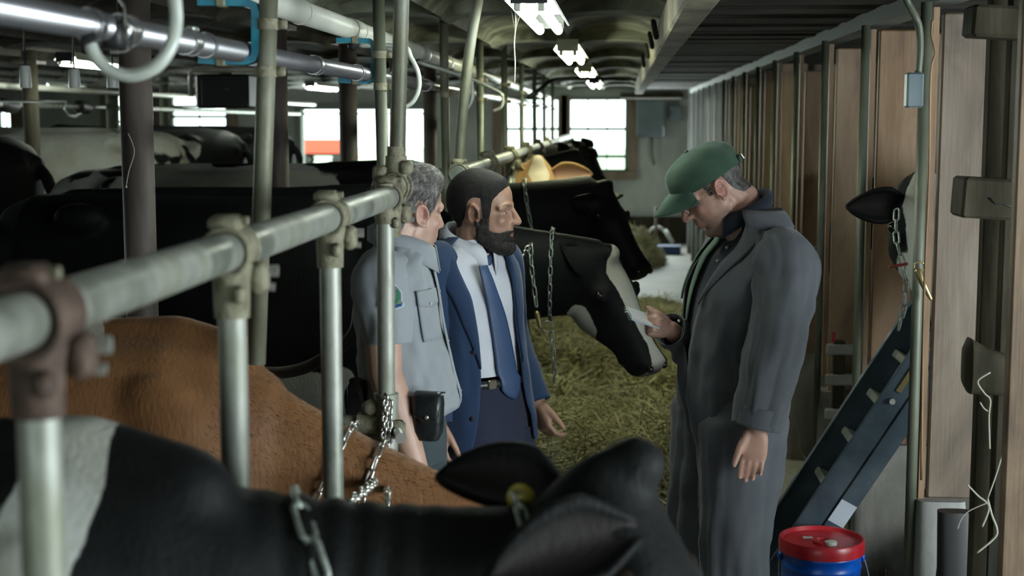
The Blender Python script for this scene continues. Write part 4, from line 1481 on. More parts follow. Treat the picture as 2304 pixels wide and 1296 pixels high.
        if blaze:
            wdt = np.interp(t, [-.05, .02, .08, .2, .32, .42, .5, .54], blaze)
            bl = (wdt - np.abs(a) + N * .008) * 12
            bl = np.where(head & (h > -.10 - .03 * (t > .4)), bl, -1)
            val = np.maximum(val, bl)
        if muzzle_white:
            val = np.maximum(val, np.where(head, (t - .50) * 12 + N * .1, -1))
        fattr(me, 'patch', val)
        pk = np.where(head & (t > .5) & (h > -.12), np.clip((t - .5) * 25, 0, 1), 0)
        ne = (len(A) - self.n_body)
        idx = np.arange(len(A)) - self.n_body
        per = 2 * 13 * 11
        for q in (0, 1):
            st = q * per
            inner = (idx >= st) & (idx < st + per // 2)
            outer = (idx >= st + per // 2) & (idx < st + per)
            self_in = inner
            loc = idx - st
            j = loc % 11
            pk = np.where(self_in & (j > 1) & (j < 9), .75, pk)
        fattr(me, 'pink', pk)

    def place(self, name, label, loc, rz, m, group=None, eyes=True, me=None, halter=None):
        e = tag(empty(name, loc, rz), label, 'cow', group)
        me = me or self.me
        o = link('body', me, M[m], e)
        o.name = 'body'
        if eyes:
            for q in (-1, 1):
                MB().ell(self.hp(.15, q * .122, -.047), (.019 * self.hf[4],) * 3, n=12, m=8).build('eye', M['eye'], e)
                MB().ell(self.hp(.519, q * .047, -.028), (.017 * self.hf[4],) * 3, n=12, m=8).build('nostril', M['eye'], e)
        return e

    def neck_loop(self, f, off=.012, n=40, tilt=0.0, lo=1.12):
        i = f * 8
        i0 = min(int(i), 7)
        g = i - i0
        a, b2 = self.neck[i0], self.neck[i0 + 1]
        c = a[0].lerp(b2[0], g); sv = a[1].lerp(b2[1], g).normalized(); uv = a[2].lerp(b2[2], g).normalized()
        ry = a[3] * (1 - g) + b2[3] * g + off; rz = a[4] * (1 - g) + b2[4] * g + off
        tv = sv.cross(uv)
        out = []
        for q in range(n + 1):
            t = 2 * math.pi * q / n
            cs, sn = math.cos(t), math.sin(t)
            e = 2 / 2.1
            x = math.copysign(abs(cs) ** e, cs); y = math.copysign(abs(sn) ** e, sn)
            if y < 0: y *= lo
            out.append(c + sv * (ry * x) + uv * (rz * y) + tv * (tilt * y * rz))
        return out


ROW1 = 'cows tied along the head rail'
ROW2 = 'cows in the back row'
ROW3 = 'cows behind the plank dividers'


def lc(p, o):
    return V(p) - V(o)


# foreground black cow
OB = V((-.735, 1.93, .09))
cb_ = Cow(lc((.025, 2.10, 1.345), OB), lc((.25, 1.92, .93), OB), (.15, 1, .25), .915, .0125,
          ears=((-.86, -.40, -.12), (-.93, .18, .22), (.25, -.45, .35)), neck_bulge=-.01, wrinkles=.0035, neck_drop=.10, ear_len=.235, ear_abs=(lc(at(1395, 1200, 2.0), OB), lc(at(1245, 1115, 2.24), OB)))
cb_.paint([((.0, -.12, 1.20), (.055, .35, .26)), ((-.065, -.27, .96), (.075, .25, .36)), ((-.9, -.3, .8), (.3, .3, .4))], seed=2.0, amp=.25)
cowB = cb_.place('cow', 'black cow with a white shoulder band, nearest in the foreground', OB, 0, 'hide_bw', ROW1)
p = lc(at(1172, 1120, 2.12), OB)
MB().ell(p, (.021, .006, .022), Matrix.Rotation(R(-15), 3, 'Y')).build('ear_tag', M['tag_yellow'], cowB)
# brown cow
OW = V((-1.05, 3.38, .09))
cw_ = Cow(lc((-.30, 3.38, .94), OW), lc((.0, 3.32, .54), OW), (0, 1, .1), .875, .0125, ears=((-.5, -.85, .1), (-.4, .9, .1)), neck_bulge=.02)
cw_.paint([((-.22, -.05, 1.26), (.07, .09, .06)), ((-1.0, 0, .55), (.4, .4, .2))], blaze=(.02, .03, .03, .02, .02, .03, .04, .04), seed=5.0)
cowW = cw_.place('cow', 'reddish brown cow with lowered head beyond the black foreground cow', OW, 0, 'hide_brown', ROW1)
# black cow with the white blaze
O2 = V((-.97, 6.0, .09))
c2_ = Cow(lc((-.045, 5.96, 1.30), O2), lc((.165, 5.84, .868), O2), (.62, .78, .12), 1.01, .0125,
          ears=((-.50, -.22, .85), (-.3, .8, .4), (.6, -.6, .2)), neck_bulge=.03, ear_root=(.03, .09, -.10))
c2_.paint([((.80, -.1, .84), (.07, .2, .16)), ((.30, -.05, .78), (.10, .25, .12)), ((-.3, -.25, .60), (.38, .25, .15)), ((-1.5, -.2, .95), (.12, .2, .12)), ((.02, -.2, .35), (.15, .2, .3))],
          blaze=(-.01, .030, .052, .046, .028, .026, .048, .065), seed=1.0)
cow2 = c2_.place('cow', 'black cow with a white blaze sniffing toward the hand of the man in overalls', O2, 0, 'hide_bw', ROW1)
# black cow behind it
O3 = V((-1.2, 7.32, .09))
c3_ = Cow(lc((-.075, 7.27, 1.515), O3), lc((.13, 7.10, 1.125), O3), (.6, .8, .05), 1.05, .015, ears=((-.55, -.7, .15), (-.3, .9, .1)), neck_bulge=-.04)
c3_.paint([((-.75, 0, 1.40), (.75, .5, .14)), ((-1.45, -.1, 1.15), (.3, .4, .35)), ((-.6, 0, .6), (.4, .5, .25))], seed=7.0, amp=.4)
cow3 = c3_.place('cow', 'cow with black head held high and white back behind the blazed cow', O3, 0, 'hide_bw', ROW1)
# tan cow
O4 = V((-1.45, 8.65, .09))
c4_ = Cow(lc((-.485, 8.5, 1.60), O4), lc((-.42, 8.15, 1.235), O4), (1, .15, 0), .92, .018, ears=((-.9, .1, .25), (.95, .05, .10), (0, -1, .25)), neck_bulge=.03, ear_len=.27)
c4_.paint([((-.9, 0, 1.4), (.5, .4, .2))], blaze=(.0, .04, .06, .04, .03, .03, .04, .04), seed=9.0)
cow4 = c4_.place('cow', 'tan cow with a pink-lined ear looking over the black cow', O4, 0, 'hide_tan', ROW1)
# farther black cows
O5 = V((-1.25, 9.95, .09))
c5_ = Cow(lc((-.20, 9.9, 1.62), O5), lc((.0, 9.75, 1.20), O5), (.2, 1, 0), .885, .02, ears=((-.1, -.6, .55), (-.1, .5, .6)), neck_bulge=.1)
c5_.paint([((-1.3, 0, 1.0), (.3, .4, .4))], seed=4.0)
c5_.place('cow', 'black cow with upright ears standing against the bright far window', O5, 0, 'hide_bw', ROW1)
for i, (y, lab) in enumerate(((11.3, 'dark cow back, seventh along the head rail'), (12.6, 'dark cow back, eighth along the head rail'), (13.9, 'dark cow back farthest along the head rail'))):
    c5_.place('cow', lab, (-1.45 + .05 * i, y, .09), 0, 'hide_bw', ROW1, eyes=False)
# back row, rumps toward us
cr_ = Cow((.95, 0, 1.3), (1.2, 0, .88), scale=1.04, voxel=.02)
base_me = cr_.me.copy()
for i, (y, patches, lab, m) in enumerate((
        (8.25, [((-1.1, .25, 1.25), (.25, .3, .3)), ((-.2, 0, 1.2), (.3, .4, .4))], 'black and white cow cut by the picture edge in the back row', 'hide_bw'),
        (11.15, [((-.7, 0, 1.0), (1.3, .6, .8))], 'dirty white cow in the back row beside the green-grey column', 'hide_bw'),
        (12.9, [((-1.2, .3, 1.3), (.15, .25, .12)), ((-1.4, .1, .8), (.2, .3, .3))], 'black cow with white spots in the back row below the window', 'hide_bw'),
        (14.4, [((-.6, 0, 1.1), (.3, .4, .3))], 'black cow farthest in the back row, near the open door', 'hide_bw'))):
    me = base_me.copy()
    cr_.paint(patches, seed=float(11 + i), me=me, amp=.35)
    cr_.place('cow', lab, (-3.35 - 1.70 + (.1 if i in (3, 4) else 0), y, .26), math.pi, m, ROW2, eyes=False, me=me)
bpy.data.meshes.remove(base_me)
# cows behind the dividers
OR = V((2.0, 5.16, .0))
def lcr(p):
    d = V(p) - OR
    return V((-d.x, -d.y, d.z))
cR_ = Cow(lcr((1.045, 5.18, 1.635)), lcr((1.09, 4.92, 1.19)), (-1, 0, 0), 1.08, .014, ears=((.97, .1, .05), (-.96, .05, .0), (0, 1, -.1)), neck_bulge=.12)
cR_.paint([((.9, .1, 1.2), (.2, .3, .2))], blaze=(.02, .06, .085, .085, .075, .07, .07, .06), seed=3.0)
cR_.place('cow', 'black cow looking out from behind the first plank divider, ear held sideways', OR, math.pi, 'hide_bw', ROW3)
c5_.place('cow', 'dark cow behind the man in overalls, mostly hidden', (2.2, 7.42, 0), math.pi, 'hide_bw', ROW3, eyes=False)

# shaggy coat on the brown cow's neck and shoulders
A_ = getv(cw_.me).astype(np.float64)
nn_ = np.empty(len(A_) * 3, np.float32); cw_.me.vertices.foreach_get('normal', nn_); nn_ = nn_.reshape(-1, 3)
sel = np.where((A_[:, 0] > .12) & (A_[:, 0] < .62) & (A_[:, 2] > .6) & (A_[:, 1] < .12))[0]
fb_ = MB()
rf_ = random.Random(9)
for _ in range(8000):
    i = int(sel[rf_.randrange(len(sel))])
    p, n_ = V(A_[i]), V(nn_[i])
    d = V((.75, 0, -.55)); d = (d - n_ * d.dot(n_))
    if d.length < 1e-4: continue
    d = (d.normalized() + n_ * .28 + V((rf_.gauss(0, .2), rf_.gauss(0, .2), rf_.gauss(0, .2)))).normalized()
    s = d.cross(n_)
    if s.length < 1e-4: continue
    s.normalize()
    Lf = rf_.uniform(.010, .020)
    o_ = len(fb_.v)
    for t in (0, .5, 1):
        q = p + d * (Lf * t) - n_ * (Lf * t * t * .3); w_ = .0006 * (1 - .8 * t)
        fb_.v += [tuple(q + s * w_), tuple(q - s * w_), tuple(q + n_ * w_)]
    for k in (0, 3):
        for j in range(3):
            jj = (j + 1) % 3
            fb_.f.append((o_ + k + j, o_ + k + jj, o_ + k + 3 + jj, o_ + k + 3 + j))
fo_ = fb_.build('fur', mat('brown_fur', [(0.35, (.14, .062, .024)), (0.7, (.28, .145, .068))], 30, rough=.6), cowW)
fo_['kind'] = 'stuff'

# tie chains
NC = 'tie chains on the cows'
lp = [V(q) + OB for q in cb_.neck_loop(.50, .012, 44, tilt=-.25)]
chain('neck_chain', 'heavy chain round the neck base of the black foreground cow', lp, .075, .034, .0052, 'chain_dull', NC)
lp = [V(q) + OB for q in cb_.neck_loop(.86, .012, 40)]
chain('neck_chain', 'chain round the neck behind the ears of the black foreground cow', lp, .062, .026, .0042, 'chain_dull', NC)
lp = [V(q) + OW for q in cw_.neck_loop(.64, .01, 40)]
chain('neck_chain', 'chain behind the ears of the brown cow', lp, .042, .02, .0036, 'chain', NC)
lp = [V(q) + OW for q in cw_.neck_loop(.50, .01, 40, tilt=.15)]
chain('neck_chain', 'chain hanging down the neck of the brown cow', lp, .042, .02, .0036, 'chain', NC)
sx = [at(868, 888, 3.752), at(864, 960, 3.75), at(860, 1020, 3.745), at(856, 1062, 3.735)]
chain('tie_chain', 'bright twisted tie chain hanging down the end post', catmull(sx, 6), .026, .022, .0045, 'chain', NC, twist=.5)
chain('tie_chain', 'second strand of bright chain beside the end post', catmull([at(878, 900, 3.755), at(876, 980, 3.755), at(872, 1040, 3.75), at(866, 1072, 3.70), at(872, 1110, 3.22), at(868, 1165, 3.18)], 6), .03, .02, .0042, 'chain', NC, twist=.2)
chain('tie_chain', 'bright twisted chain slanting from the end post to the short post', catmull([at(858, 1058, 3.72), at(838, 1088, 3.25), at(800, 1118, 3.10), at(765, 1140, 3.05)], 6), .026, .03, .005, 'chain', NC, twist=.6)
lp = [V(q) + O2 for q in c2_.neck_loop(.78, .012, 40)]
chain('neck_chain', 'chain behind the ears of the blazed cow', lp, .045, .022, .0034, 'chain_dull', NC)
chain('tie_chain', 'twisted chain slanting across the neck of the blazed cow', catmull([at(1147, 620, 5.72), at(1170, 582, 5.72), at(1199, 545, 5.74)], 6), .028, .03, .0042, 'chain', NC, twist=.6)
sw = chain('tie_chain', 'long chain with a brass snap on the neck of the blazed cow', catmull([at(1194, 552, 5.72), at(1196, 600, 5.70), at(1202, 650, 5.69), at(1209, 705, 5.69)], 6), .05, .024, .0036, 'chain_dull', NC)
bs = V(sw.location)
MB().capsule([at(1208, 705, 5.69) - bs, at(1215, 735, 5.69) - bs], [.011, .008], 10).build('brass_snap', M['brass'], sw)
MB().ring(at(1232, 735, 5.69) - bs, (0, 1, .2), .022, .003, 16, 6).build('ring', M['chain_dull'], sw)
chain('tie_chain', 'chain from the ring down to the hay below the blazed cow', catmull([at(1241, 745, 5.69), at(1246, 800, 5.7), at(1247, 870, 5.75)], 6), .045, .02, .0032, 'chain_dull', NC)
lp = [V(q) + O3 for q in c3_.neck_loop(.70, .012, 40)]
chain('neck_chain', 'chain round the neck of the white-backed cow', lp, .06, .024, .004, 'chain_dull', NC)
cr = chain('tie_chain', 'chain with a brass snap hanging by the first pipe post', catmull([at(2018, 470, 5.0), at(2016, 530, 4.95), at(2024, 570, 4.92), at(2036, 610, 4.9), at(2038, 660, 4.9), at(2028, 715, 4.9), at(2018, 756, 4.9)], 6), .052, .024, .0036, 'chain_dull', NC)
bs = V(cr.location)
MB().ring(at(2068, 600, 4.56) - bs, (0, 1, .1), .016, .003, 16, 6).build('ring', M['brass'], cr)
MB().capsule([at(2066, 612, 4.55) - bs, at(2078, 640, 4.54) - bs, at(2094, 672, 4.54) - bs], [.012, .010, .006], 10).build('brass_snap', M['brass'], cr)
o = tag(MB().capsule([at(2003, 600, 4.86), at(2040, 594, 4.86)], .005, 8).build('red_strap', mat('faded_red_strap', (.25, .04, .04), rough=.6)), 'short red strap tied in the chain by the first pipe post', 'strap')
# ------------------------------------------------------------------ people
def skin_mat(name, col, beard, red=(.35, .12, .1)):
    m, nt, b = newmat(name)
    n = noise_tex(nt, 18, 4)
    c = ramp(nt, n, [(0.3, tuple(x * .86 for x in col)), (0.7, tuple(min(1, x * 1.1) for x in col))])
    a1 = nt.nodes.new('ShaderNodeAttribute'); a1.attribute_name = 'beard'
    a2 = nt.nodes.new('ShaderNodeAttribute'); a2.attribute_name = 'flush'
    m1 = nt.nodes.new('ShaderNodeMix'); m1.data_type = 'RGBA'
    nt.links.new(a2.outputs['Fac'], m1.inputs['Factor']); nt.links.new(c, m1.inputs['A']); m1.inputs['B'].default_value = (*red, 1)
    m2 = nt.nodes.new('ShaderNodeMix'); m2.data_type = 'RGBA'
    nt.links.new(a1.outputs['Fac'], m2.inputs['Factor']); nt.links.new(m1.outputs['Result'], m2.inputs['A']); m2.inputs['B'].default_value = (*beard, 1)
    nt.links.new(m2.outputs['Result'], b.inputs['Base Color'])
    b.inputs['Roughness'].default_value = .48
    b.inputs['Subsurface Weight'].default_value = 0.0
    b.inputs['Subsurface Radius'].default_value = (.01, .004, .002)
    b.inputs['Subsurface Scale'].default_value = .6
    h = noise_tex(nt, 160, 3)
    bump(nt, b, h, .12, .003)
    return m


def cloth(name, stops, scale=6, rough=.85, bmp=.25, bscale=380, sheen=.15):
    return mat(name, stops, scale, rough=rough, bmp=bmp, bscale=bscale, sheen=sheen, bdist=.002, spec=.25)


M['skin1'] = skin_mat('fair_skin', (.43, .27, .205), (.25, .17, .14))
M['skin2'] = skin_mat('brown_skin', (.35, .205, .14), (.018, .015, .014), (.24, .1, .07))
M['skin3'] = skin_mat('ruddy_skin', (.40, .235, .18), (.16, .13, .12), (.4, .13, .1))
M['hair_grey'] = mat('greying_hair', [(0.35, (.055, .05, .045)), (0.55, (.14, .135, .125)), (0.7, (.27, .265, .25))], 55, (1, 1, .4), .5, bmp=.5, bscale=220, bstretch=(1, 1, .2))
M['hair_black'] = mat('black_hair', [(0.35, (.007, .0065, .006)), (0.7, (.018, .0165, .015))], 60, rough=.7, bmp=.35, bscale=520, spec=.25)
M['beard'] = mat('dark_beard', [(0.35, (.010, .009, .008)), (0.72, (.04, .034, .03))], 80, rough=.7, bmp=.35, bscale=520, spec=.25)
M['hair_dark'] = mat('clipped_dark_hair', [(0.35, (.02, .018, .016)), (0.7, (.10, .095, .09))], 60, rough=.6)
M['eyeball'] = mat('eye_white', (.5, .48, .45), rough=.15)
M['iris'] = mat('dark_iris', (.02, .014, .01), rough=.1)
M['shirt_grey'] = cloth('grey_uniform_shirt', [(0.35, (.225, .25, .27)), (0.65, (.265, .29, .31))])
M['trousers_slate'] = cloth('dark_slate_trousers', [(0.35, (.028, .042, .05)), (0.65, (.04, .055, .062))])
M['suit_blue'] = cloth('navy_blue_suit', [(0.35, (.012, .029, .070)), (0.65, (.017, .038, .088))])
M['suit_dark'] = cloth('dark_navy_trousers', [(0.35, (.012, .016, .034)), (0.65, (.017, .021, .043))])
M['shirt_white'] = cloth('pale_dress_shirt', [(0.35, (.46, .48, .53)), (0.65, (.53, .55, .6))], bmp=.15)
M['leather'] = mat('black_leather', [(0.4, (.010, .012, .014)), (0.7, (.02, .024, .026))], 30, rough=.35, bmp=.15, bscale=90)
M['coverall'] = cloth('charcoal_coverall', [(0.35, (.062, .068, .078)), (0.65, (.082, .089, .10))], bmp=.3)
M['coverall_greenlit'] = cloth('green_lit_coverall', [(0.35, (.06, .105, .075)), (0.65, (.085, .14, .10))])  # green light on the charcoal overalls, put into the cloth colour
M['polo'] = cloth('navy_polo', [(0.35, (.006, .009, .017)), (0.65, (.009, .013, .023))])
M['capgreen'] = cloth('green_cap_cloth', [(0.3, (.02, .045, .029)), (0.5, (.03, .065, .042)), (0.7, (.045, .085, .058))], 9)
m_, nt_, b_ = newmat('striped_blue_tie')
wv_ = nt_.nodes.new('ShaderNodeTexWave'); tc_ = nt_.nodes.new('ShaderNodeTexCoord'); mp_ = nt_.nodes.new('ShaderNodeMapping')
mp_.inputs['Rotation'].default_value = (0, R(-52), 0)
nt_.links.new(tc_.outputs['Object'], mp_.inputs[0]); nt_.links.new(mp_.outputs[0], wv_.inputs['Vector'])
wv_.inputs['Scale'].default_value = 48
nt_.links.new(ramp(nt_, wv_.outputs['Fac'], [(0.35, (.016, .038, .10)), (0.6, (.04, .08, .165))]), b_.inputs['Base Color'])
b_.inputs['Roughness'].default_value = .55
M['tie'] = m_
M['button'] = mat('pale_button', (.4, .41, .42), rough=.35)
M['shoe'] = mat('black_boot', (.012, .012, .012), rough=.5)
M['glasses'] = mat('wire_glasses', (.45, .4, .32), rough=.25, metal=.9)


def H(yaw):
    return V((math.cos(yaw), math.sin(yaw), 0)), V((-math.sin(yaw), math.cos(yaw), 0))


def head_frame(c, yaw, pitch, roll=0.0, s=1.0):
    """x forward, y to the person's left, z up; pitch > 0 looks down"""
    return Matrix.Translation(c) @ Matrix.Rotation(yaw, 4, 'Z') @ Matrix.Rotation(pitch, 4, 'Y') @ Matrix.Rotation(roll, 4, 'X') @ Matrix.Scale(s, 4)


def add_head(b, HM, jaw=1.0, nose=1.0, chin=1.0, double=0.0):
    st = len(b.v)
    b.ell((-.014, 0, .036), (.098, .0765, .090), n=24, m=14)
    b.ell((.018, 0, .045), (.076, .068, .072), n=20, m=12)
    b.ell((.034, 0, -.028), (.060, .0585 * jaw, .082), n=20, m=12)
    b.ell((.030, 0, -.068), (.056, .0555 * jaw, .042), n=20, m=12)
    b.ell((.010, 0, -.040), (.058, .0625 * jaw, .056), n=20, m=12)
    b.capsule([(-.005, .046 * jaw, -.056), (.042, .037 * jaw, -.088), (.076, .012, -.100)], [.016, .0165, .015])
    b.capsule([(-.005, -.046 * jaw, -.056), (.042, -.037 * jaw, -.088), (.076, -.012, -.100)], [.016, .0165, .015])
    b.ell((.079, 0, -.100), (.019 * chin, .023, .017))
    for q in (-1, 1):
        b.capsule([(.086, q * .012, .026), (.080, q * .04, .028), (.066, q * .056, .018)], [.0115, .011, .009])
        b.ell((.060, q * .037, -.020), (.024, .020, .022))
        b.ell((.0675, q * .0315, .0045), (.0135, .0145, .012))
        b.ell((.0985 * nose, q * .0105, -.0265), (.0145, .0085, .0085))
        # ears: bowl, rim and lobe
        c = V((-.006, q * .0775, -.004))
        rot = Matrix.Rotation(R(-10), 3, 'Y') @ Matrix.Rotation(q * R(20), 3, 'Z')
        b.ell(c, (.016, .006, .026), rot, n=14, m=8)
        pts = []
        for i in range(13):
            a = R(-60 + 300 * i / 12)
            pts.append(c + rot @ V((-.0165 * math.cos(a) * .98 + .002, q * .006, .029 * math.sin(a) * 1.0 + .002)))
        pts = []
        for i in range(14):
            a = R(-20 + 290 * i / 13)
            pts.append(c + rot @ V((.0175 * math.cos(a), q * .007, .030 * math.sin(a) + .001)))
        b.capsule(pts, [.0048] * 14, 8, 2)
        b.ell(c + rot @ V((.006, q * .004, -.027)), (.008, .006, .009))
        b.ell(c + rot @ V((.012, q * .003, -.004)), (.006, .006, .009))
    b.capsule([(.088, 0, .022), (.098, 0, .006), (.109 * nose, 0, -.016), (.1115 * nose, 0, -.0235)], [.0085, .0088, .0105, .0115])
    b.ell((.084, 0, -.046), (.016, .026, .015))
    b.ell((.086, 0, -.026), (.018, .019, .016))
    b.capsule([(.084, .021, -.060), (.0965, .006, -.0565), (.0965, -.006, -.0565), (.084, -.021, -.060)], [.005, .0065, .0065, .005])
    b.capsule([(.082, .018, -.068), (.094, .004, -.0705), (.094, -.004, -.0705), (.082, -.018, -.068)], [.005, .007, .007, .005])
    if double:
        b.ell((.035, 0, -.105), (.05, .05, .03 * double))
    b.xf(HM, st)


def hand(b, wrist, along, thumbdir, curl=(.35, .4, .45, .5), thumb=(.5, .3), sc=1.0, spread=.0):
    """palm and five fingers; along: wrist to knuckles; thumbdir: the side the thumb leaves; the fingers bend toward the palm"""
    x = V(along).normalized()
    y = V(thumbdir); y = (y - x * y.dot(x)).normalized()
    z = x.cross(y)            # back of the hand for a left hand seen so
    def P(a, c, d):
        return V(wrist) + x * (a * sc) + y * (c * sc) + z * (d * sc)
    Rm = Matrix((x, y, z)).transposed()
    b.loft([(P(-.02, 0, 0), y * (.026 * sc), z * (.021 * sc)), (P(.0, 0, 0), y * (.028 * sc), z * (.021 * sc)), (P(.03, .0, 0), y * (.037 * sc), z * (.018 * sc)),
            (P(.07, .0, 0), y * (.041 * sc), z * (.0155 * sc)), (P(.093, .0, 0), y * (.039 * sc), z * (.012 * sc)), (P(.1, 0, 0), y * (.03 * sc), z * (.008 * sc))], 18, 2.6)
    lens = (.074, .083, .077, .060)
    roots = (.030, .0102, -.0098, -.029)
    rad = (.0092, .0094, .0090, .0080)
    fing = []
    for i in range(4):
        p = P(.088, roots[i], .002)
        ang = 0.0
        pts = [P(.06, roots[i] * .9, .003), p]
        d0 = (x + y * (spread * (1.5 - i) * .3)).normalized()
        for k, fr in enumerate((.46, .30, .24)):
            ang += curl[i] * (1.0 if k == 0 else 1.15)
            dd = d0 * math.cos(ang) - z * math.sin(ang)
            p = p + dd * (lens[i] * fr * sc)
            pts.append(p)
        r = rad[i] * sc
        b.capsule(pts, [r * 1.0, r * 1.06, r * .98, r * .9, r * .78], 10, 3)
        fing.append(pts)
    t0 = P(.018, .024, -.006)
    d1 = (x * math.cos(thumb[0]) + y * math.sin(thumb[0]) - z * .25).normalized()
    p1 = t0 + d1 * (.045 * sc)
    d2 = (d1 * math.cos(thumb[1]) + (x * .9 - y * .2 - z * .3).normalized() * math.sin(thumb[1])).normalized()
    p2 = p1 + d2 * (.034 * sc)
    p3 = p2 + (d2 * .9 + x * .25).normalized() * (.026 * sc)
    b.capsule([t0, p1, p2, p3], [.015 * sc, .0125 * sc, .0108 * sc, .0085 * sc], 10, 3)
    return fing


def arm(b, sh, el, wr, r=(.05, .044, .04, .03)):
    sh, el, wr = V(sh), V(el), V(wr)
    fo = el.lerp(wr, .3)
    b.capsule([sh, sh.lerp(el, .5), el, fo, wr], [r[0], r[1], r[2], r[2] * 1.03, r[3]], 14)


def submesh(me, mask, off, base):
    """faces of a skin inside a mask, lifted off it: used for hair and beard"""
    A = getv(me).astype(np.float64)
    nn = np.empty(len(me.vertices) * 3, np.float32)
    me.vertices.foreach_get('normal', nn)
    nn = nn.reshape(-1, 3)
    loops = np.empty(len(me.loops), np.int32); me.loops.foreach_get('vertex_index', loops)
    ls = np.empty(len(me.polygons), np.int32); lt = np.empty(len(me.polygons), np.int32)
    me.polygons.foreach_get('loop_start', ls); me.polygons.foreach_get('loop_total', lt)
    q = lt == 4
    F = loops[ls[q][:, None] + np.arange(4)]
    F = F[mask[F].all(1)]
    used = np.unique(F)
    remap = -np.ones(len(A), int); remap[used] = np.arange(len(used))
    P = A[used] + nn[used] * off[used][:, None]
    b = MB()
    b.v = [tuple(p) for p in P.tolist()]
    b.f = [tuple(int(i) for i in f) for f in remap[F]]
    return b, P, nn[used]


def strands(P, N, n, dirf, lmin, lmax, wd, rnd, lift=.35, seg=3):
    b = MB()
    m = len(P)
    for _ in range(n):
        i = rnd.randrange(m)
        p, nn = V(P[i]), V(N[i])
        d = V(dirf(p, nn))
        d = d - nn * d.dot(nn)
        if d.length < 1e-5: continue
        d.normalize()
        d = (d + nn * lift + V((rnd.gauss(0, .16), rnd.gauss(0, .16), rnd.gauss(0, .16)))).normalized()
        s = d.cross(nn)
        if s.length < 1e-5: continue
        s.normalize()
        L = rnd.uniform(lmin, lmax)
        o = len(b.v)
        for k in range(seg + 1):
            t = k / seg
            q = p - nn * .001 + d * (L * t) - nn * (L * t * t * lift * .85)
            ww = wd * (1 - .75 * t)
            b.v += [tuple(q + s * ww), tuple(q - s * ww), tuple(q + nn * ww)]
        for k in range(seg):
            for j in range(3):
                a, c = o + k * 3 + j, o + k * 3 + (j + 1) % 3
                b.f.append((a, c, c + 3, a + 3))
    return b


class Shell:
    """a garment round the body: rings (z-ordered centres, half depth along f, half width along l)"""
    def __init__(self, rings, f, l, e=2.4, tilt=0.0):
        self.r = rings; self.f = V(f); self.l = V(l); self.e = e; self.tilt = tilt

    def ring(self, t):
        n = len(self.r) - 1
        x = min(max(t, 0), 1) * n
        i = min(int(x), n - 1)
        g = x - i
        p0 = self.r[max(i - 1, 0)]; p1 = self.r[i]; p2 = self.r[i + 1]; p3 = self.r[min(i + 2, n)]
        def cm(a, b, c, d):
            return .5 * ((2 * b) + (c - a) * g + (2 * a - 5 * b + 4 * c - d) * g * g + (3 * b - a - 3 * c + d) * g ** 3)
        c = cm(V(p0[0]), V(p1[0]), V(p2[0]), V(p3[0]))
        return c, cm(p0[1], p1[1], p2[1], p3[1]), cm(p0[2], p1[2], p2[2], p3[2])

    def pt(self, t, a, off=0.0):
        c, rx, ry = self.ring(t)
        x, y = math.cos(a), math.sin(a)
        x = math.copysign(abs(x) ** (2 / self.e), x); y = math.copysign(abs(y) ** (2 / self.e), y)
        return c + self.f * ((rx + off) * x) + self.l * ((ry + off) * y) + V((0, 0, -self.tilt * x * rx))

    def build(self, b, rows=56, cols=72, gap=None, folds=None, th=.004, t0=0.0, t1=1.0):
        P = []
        for i in range(rows + 1):
            t = t0 + (t1 - t0) * i / rows
            if gap:
                g0, g1 = gap(t)
                an = np.linspace(g1, 2 * math.pi + g0, cols + 1)
            else:
                an = np.linspace(0, 2 * math.pi, cols + 1)
            P.append([self.pt(t, a, folds(t, a) if folds else 0) for a in an])
        if gap:
            b.sheet(P, th)
        else:
            P = [row[:-1] for row in P]
            b.grid(P, True)
            # turned-in edges so both ends have thickness
            for i in (0, -1):
                c = sum(P[i], V((0, 0, 0))) / len(P[i])
                inn = [p.lerp(c, .04) for p in P[i]]
                inn2 = [p.lerp(c, .04) + (V((0, 0, .03)) if i == 0 else V((0, 0, -.02))) for p in P[i]]
                rows_ = [P[i], inn, inn2]
                b.grid(rows_ if i == -1 else rows_[::-1], True)
        return b


def sleeve(b, pts, r, n=28, folds=.004, seed=0.0, k=8, ratio=1.0, cuff=True, vert=0.0):
    """a sleeve or trouser leg: smooth tube with creases, open at the end"""
    path = catmull(pts, k)
    m = len(path)
    rr = np.interp(np.linspace(0, len(r) - 1, m), range(len(r)), r)
    T, S, U = frames(path)
    rows = []
    for i in range(m):
        row = []
        for j in range(n):
            a = 2 * math.pi * j / n
            d = S[i] * math.cos(a) + U[i] * math.sin(a) * ratio
            q = path[i] + d * rr[i]
            w = noise.noise(V((q.x * 16 + seed, q.y * 16, q.z * 11))) + .6 * noise.noise(V((q.x * 9 - q.z * 22 + seed, q.y * 9 + q.z * 12, seed)))
            v_ = noise.noise(V((math.cos(a) * 2.6 + seed, math.sin(a) * 2.6, i / m * 2.2))) + .7 * noise.noise(V((math.cos(a) * 5 + seed, math.sin(a) * 5, i / m * 4)))
            row.append(q + d * (w * folds + v_ * vert * min(1, 3 * i / m)))
        rows.append(row)
    if cuff:
        for sc, back in ((.93, 0), (.9, .035)):
            c = path[-1] - T[-1] * back
            rows.append([c + (q - path[-1]) * sc for q in rows[m - 1]])
    b.grid(rows, True)
    b.f.append(tuple(len(b.v) - len(rows) * n + j for j in range(n - 1, -1, -1)))
    return path, rr


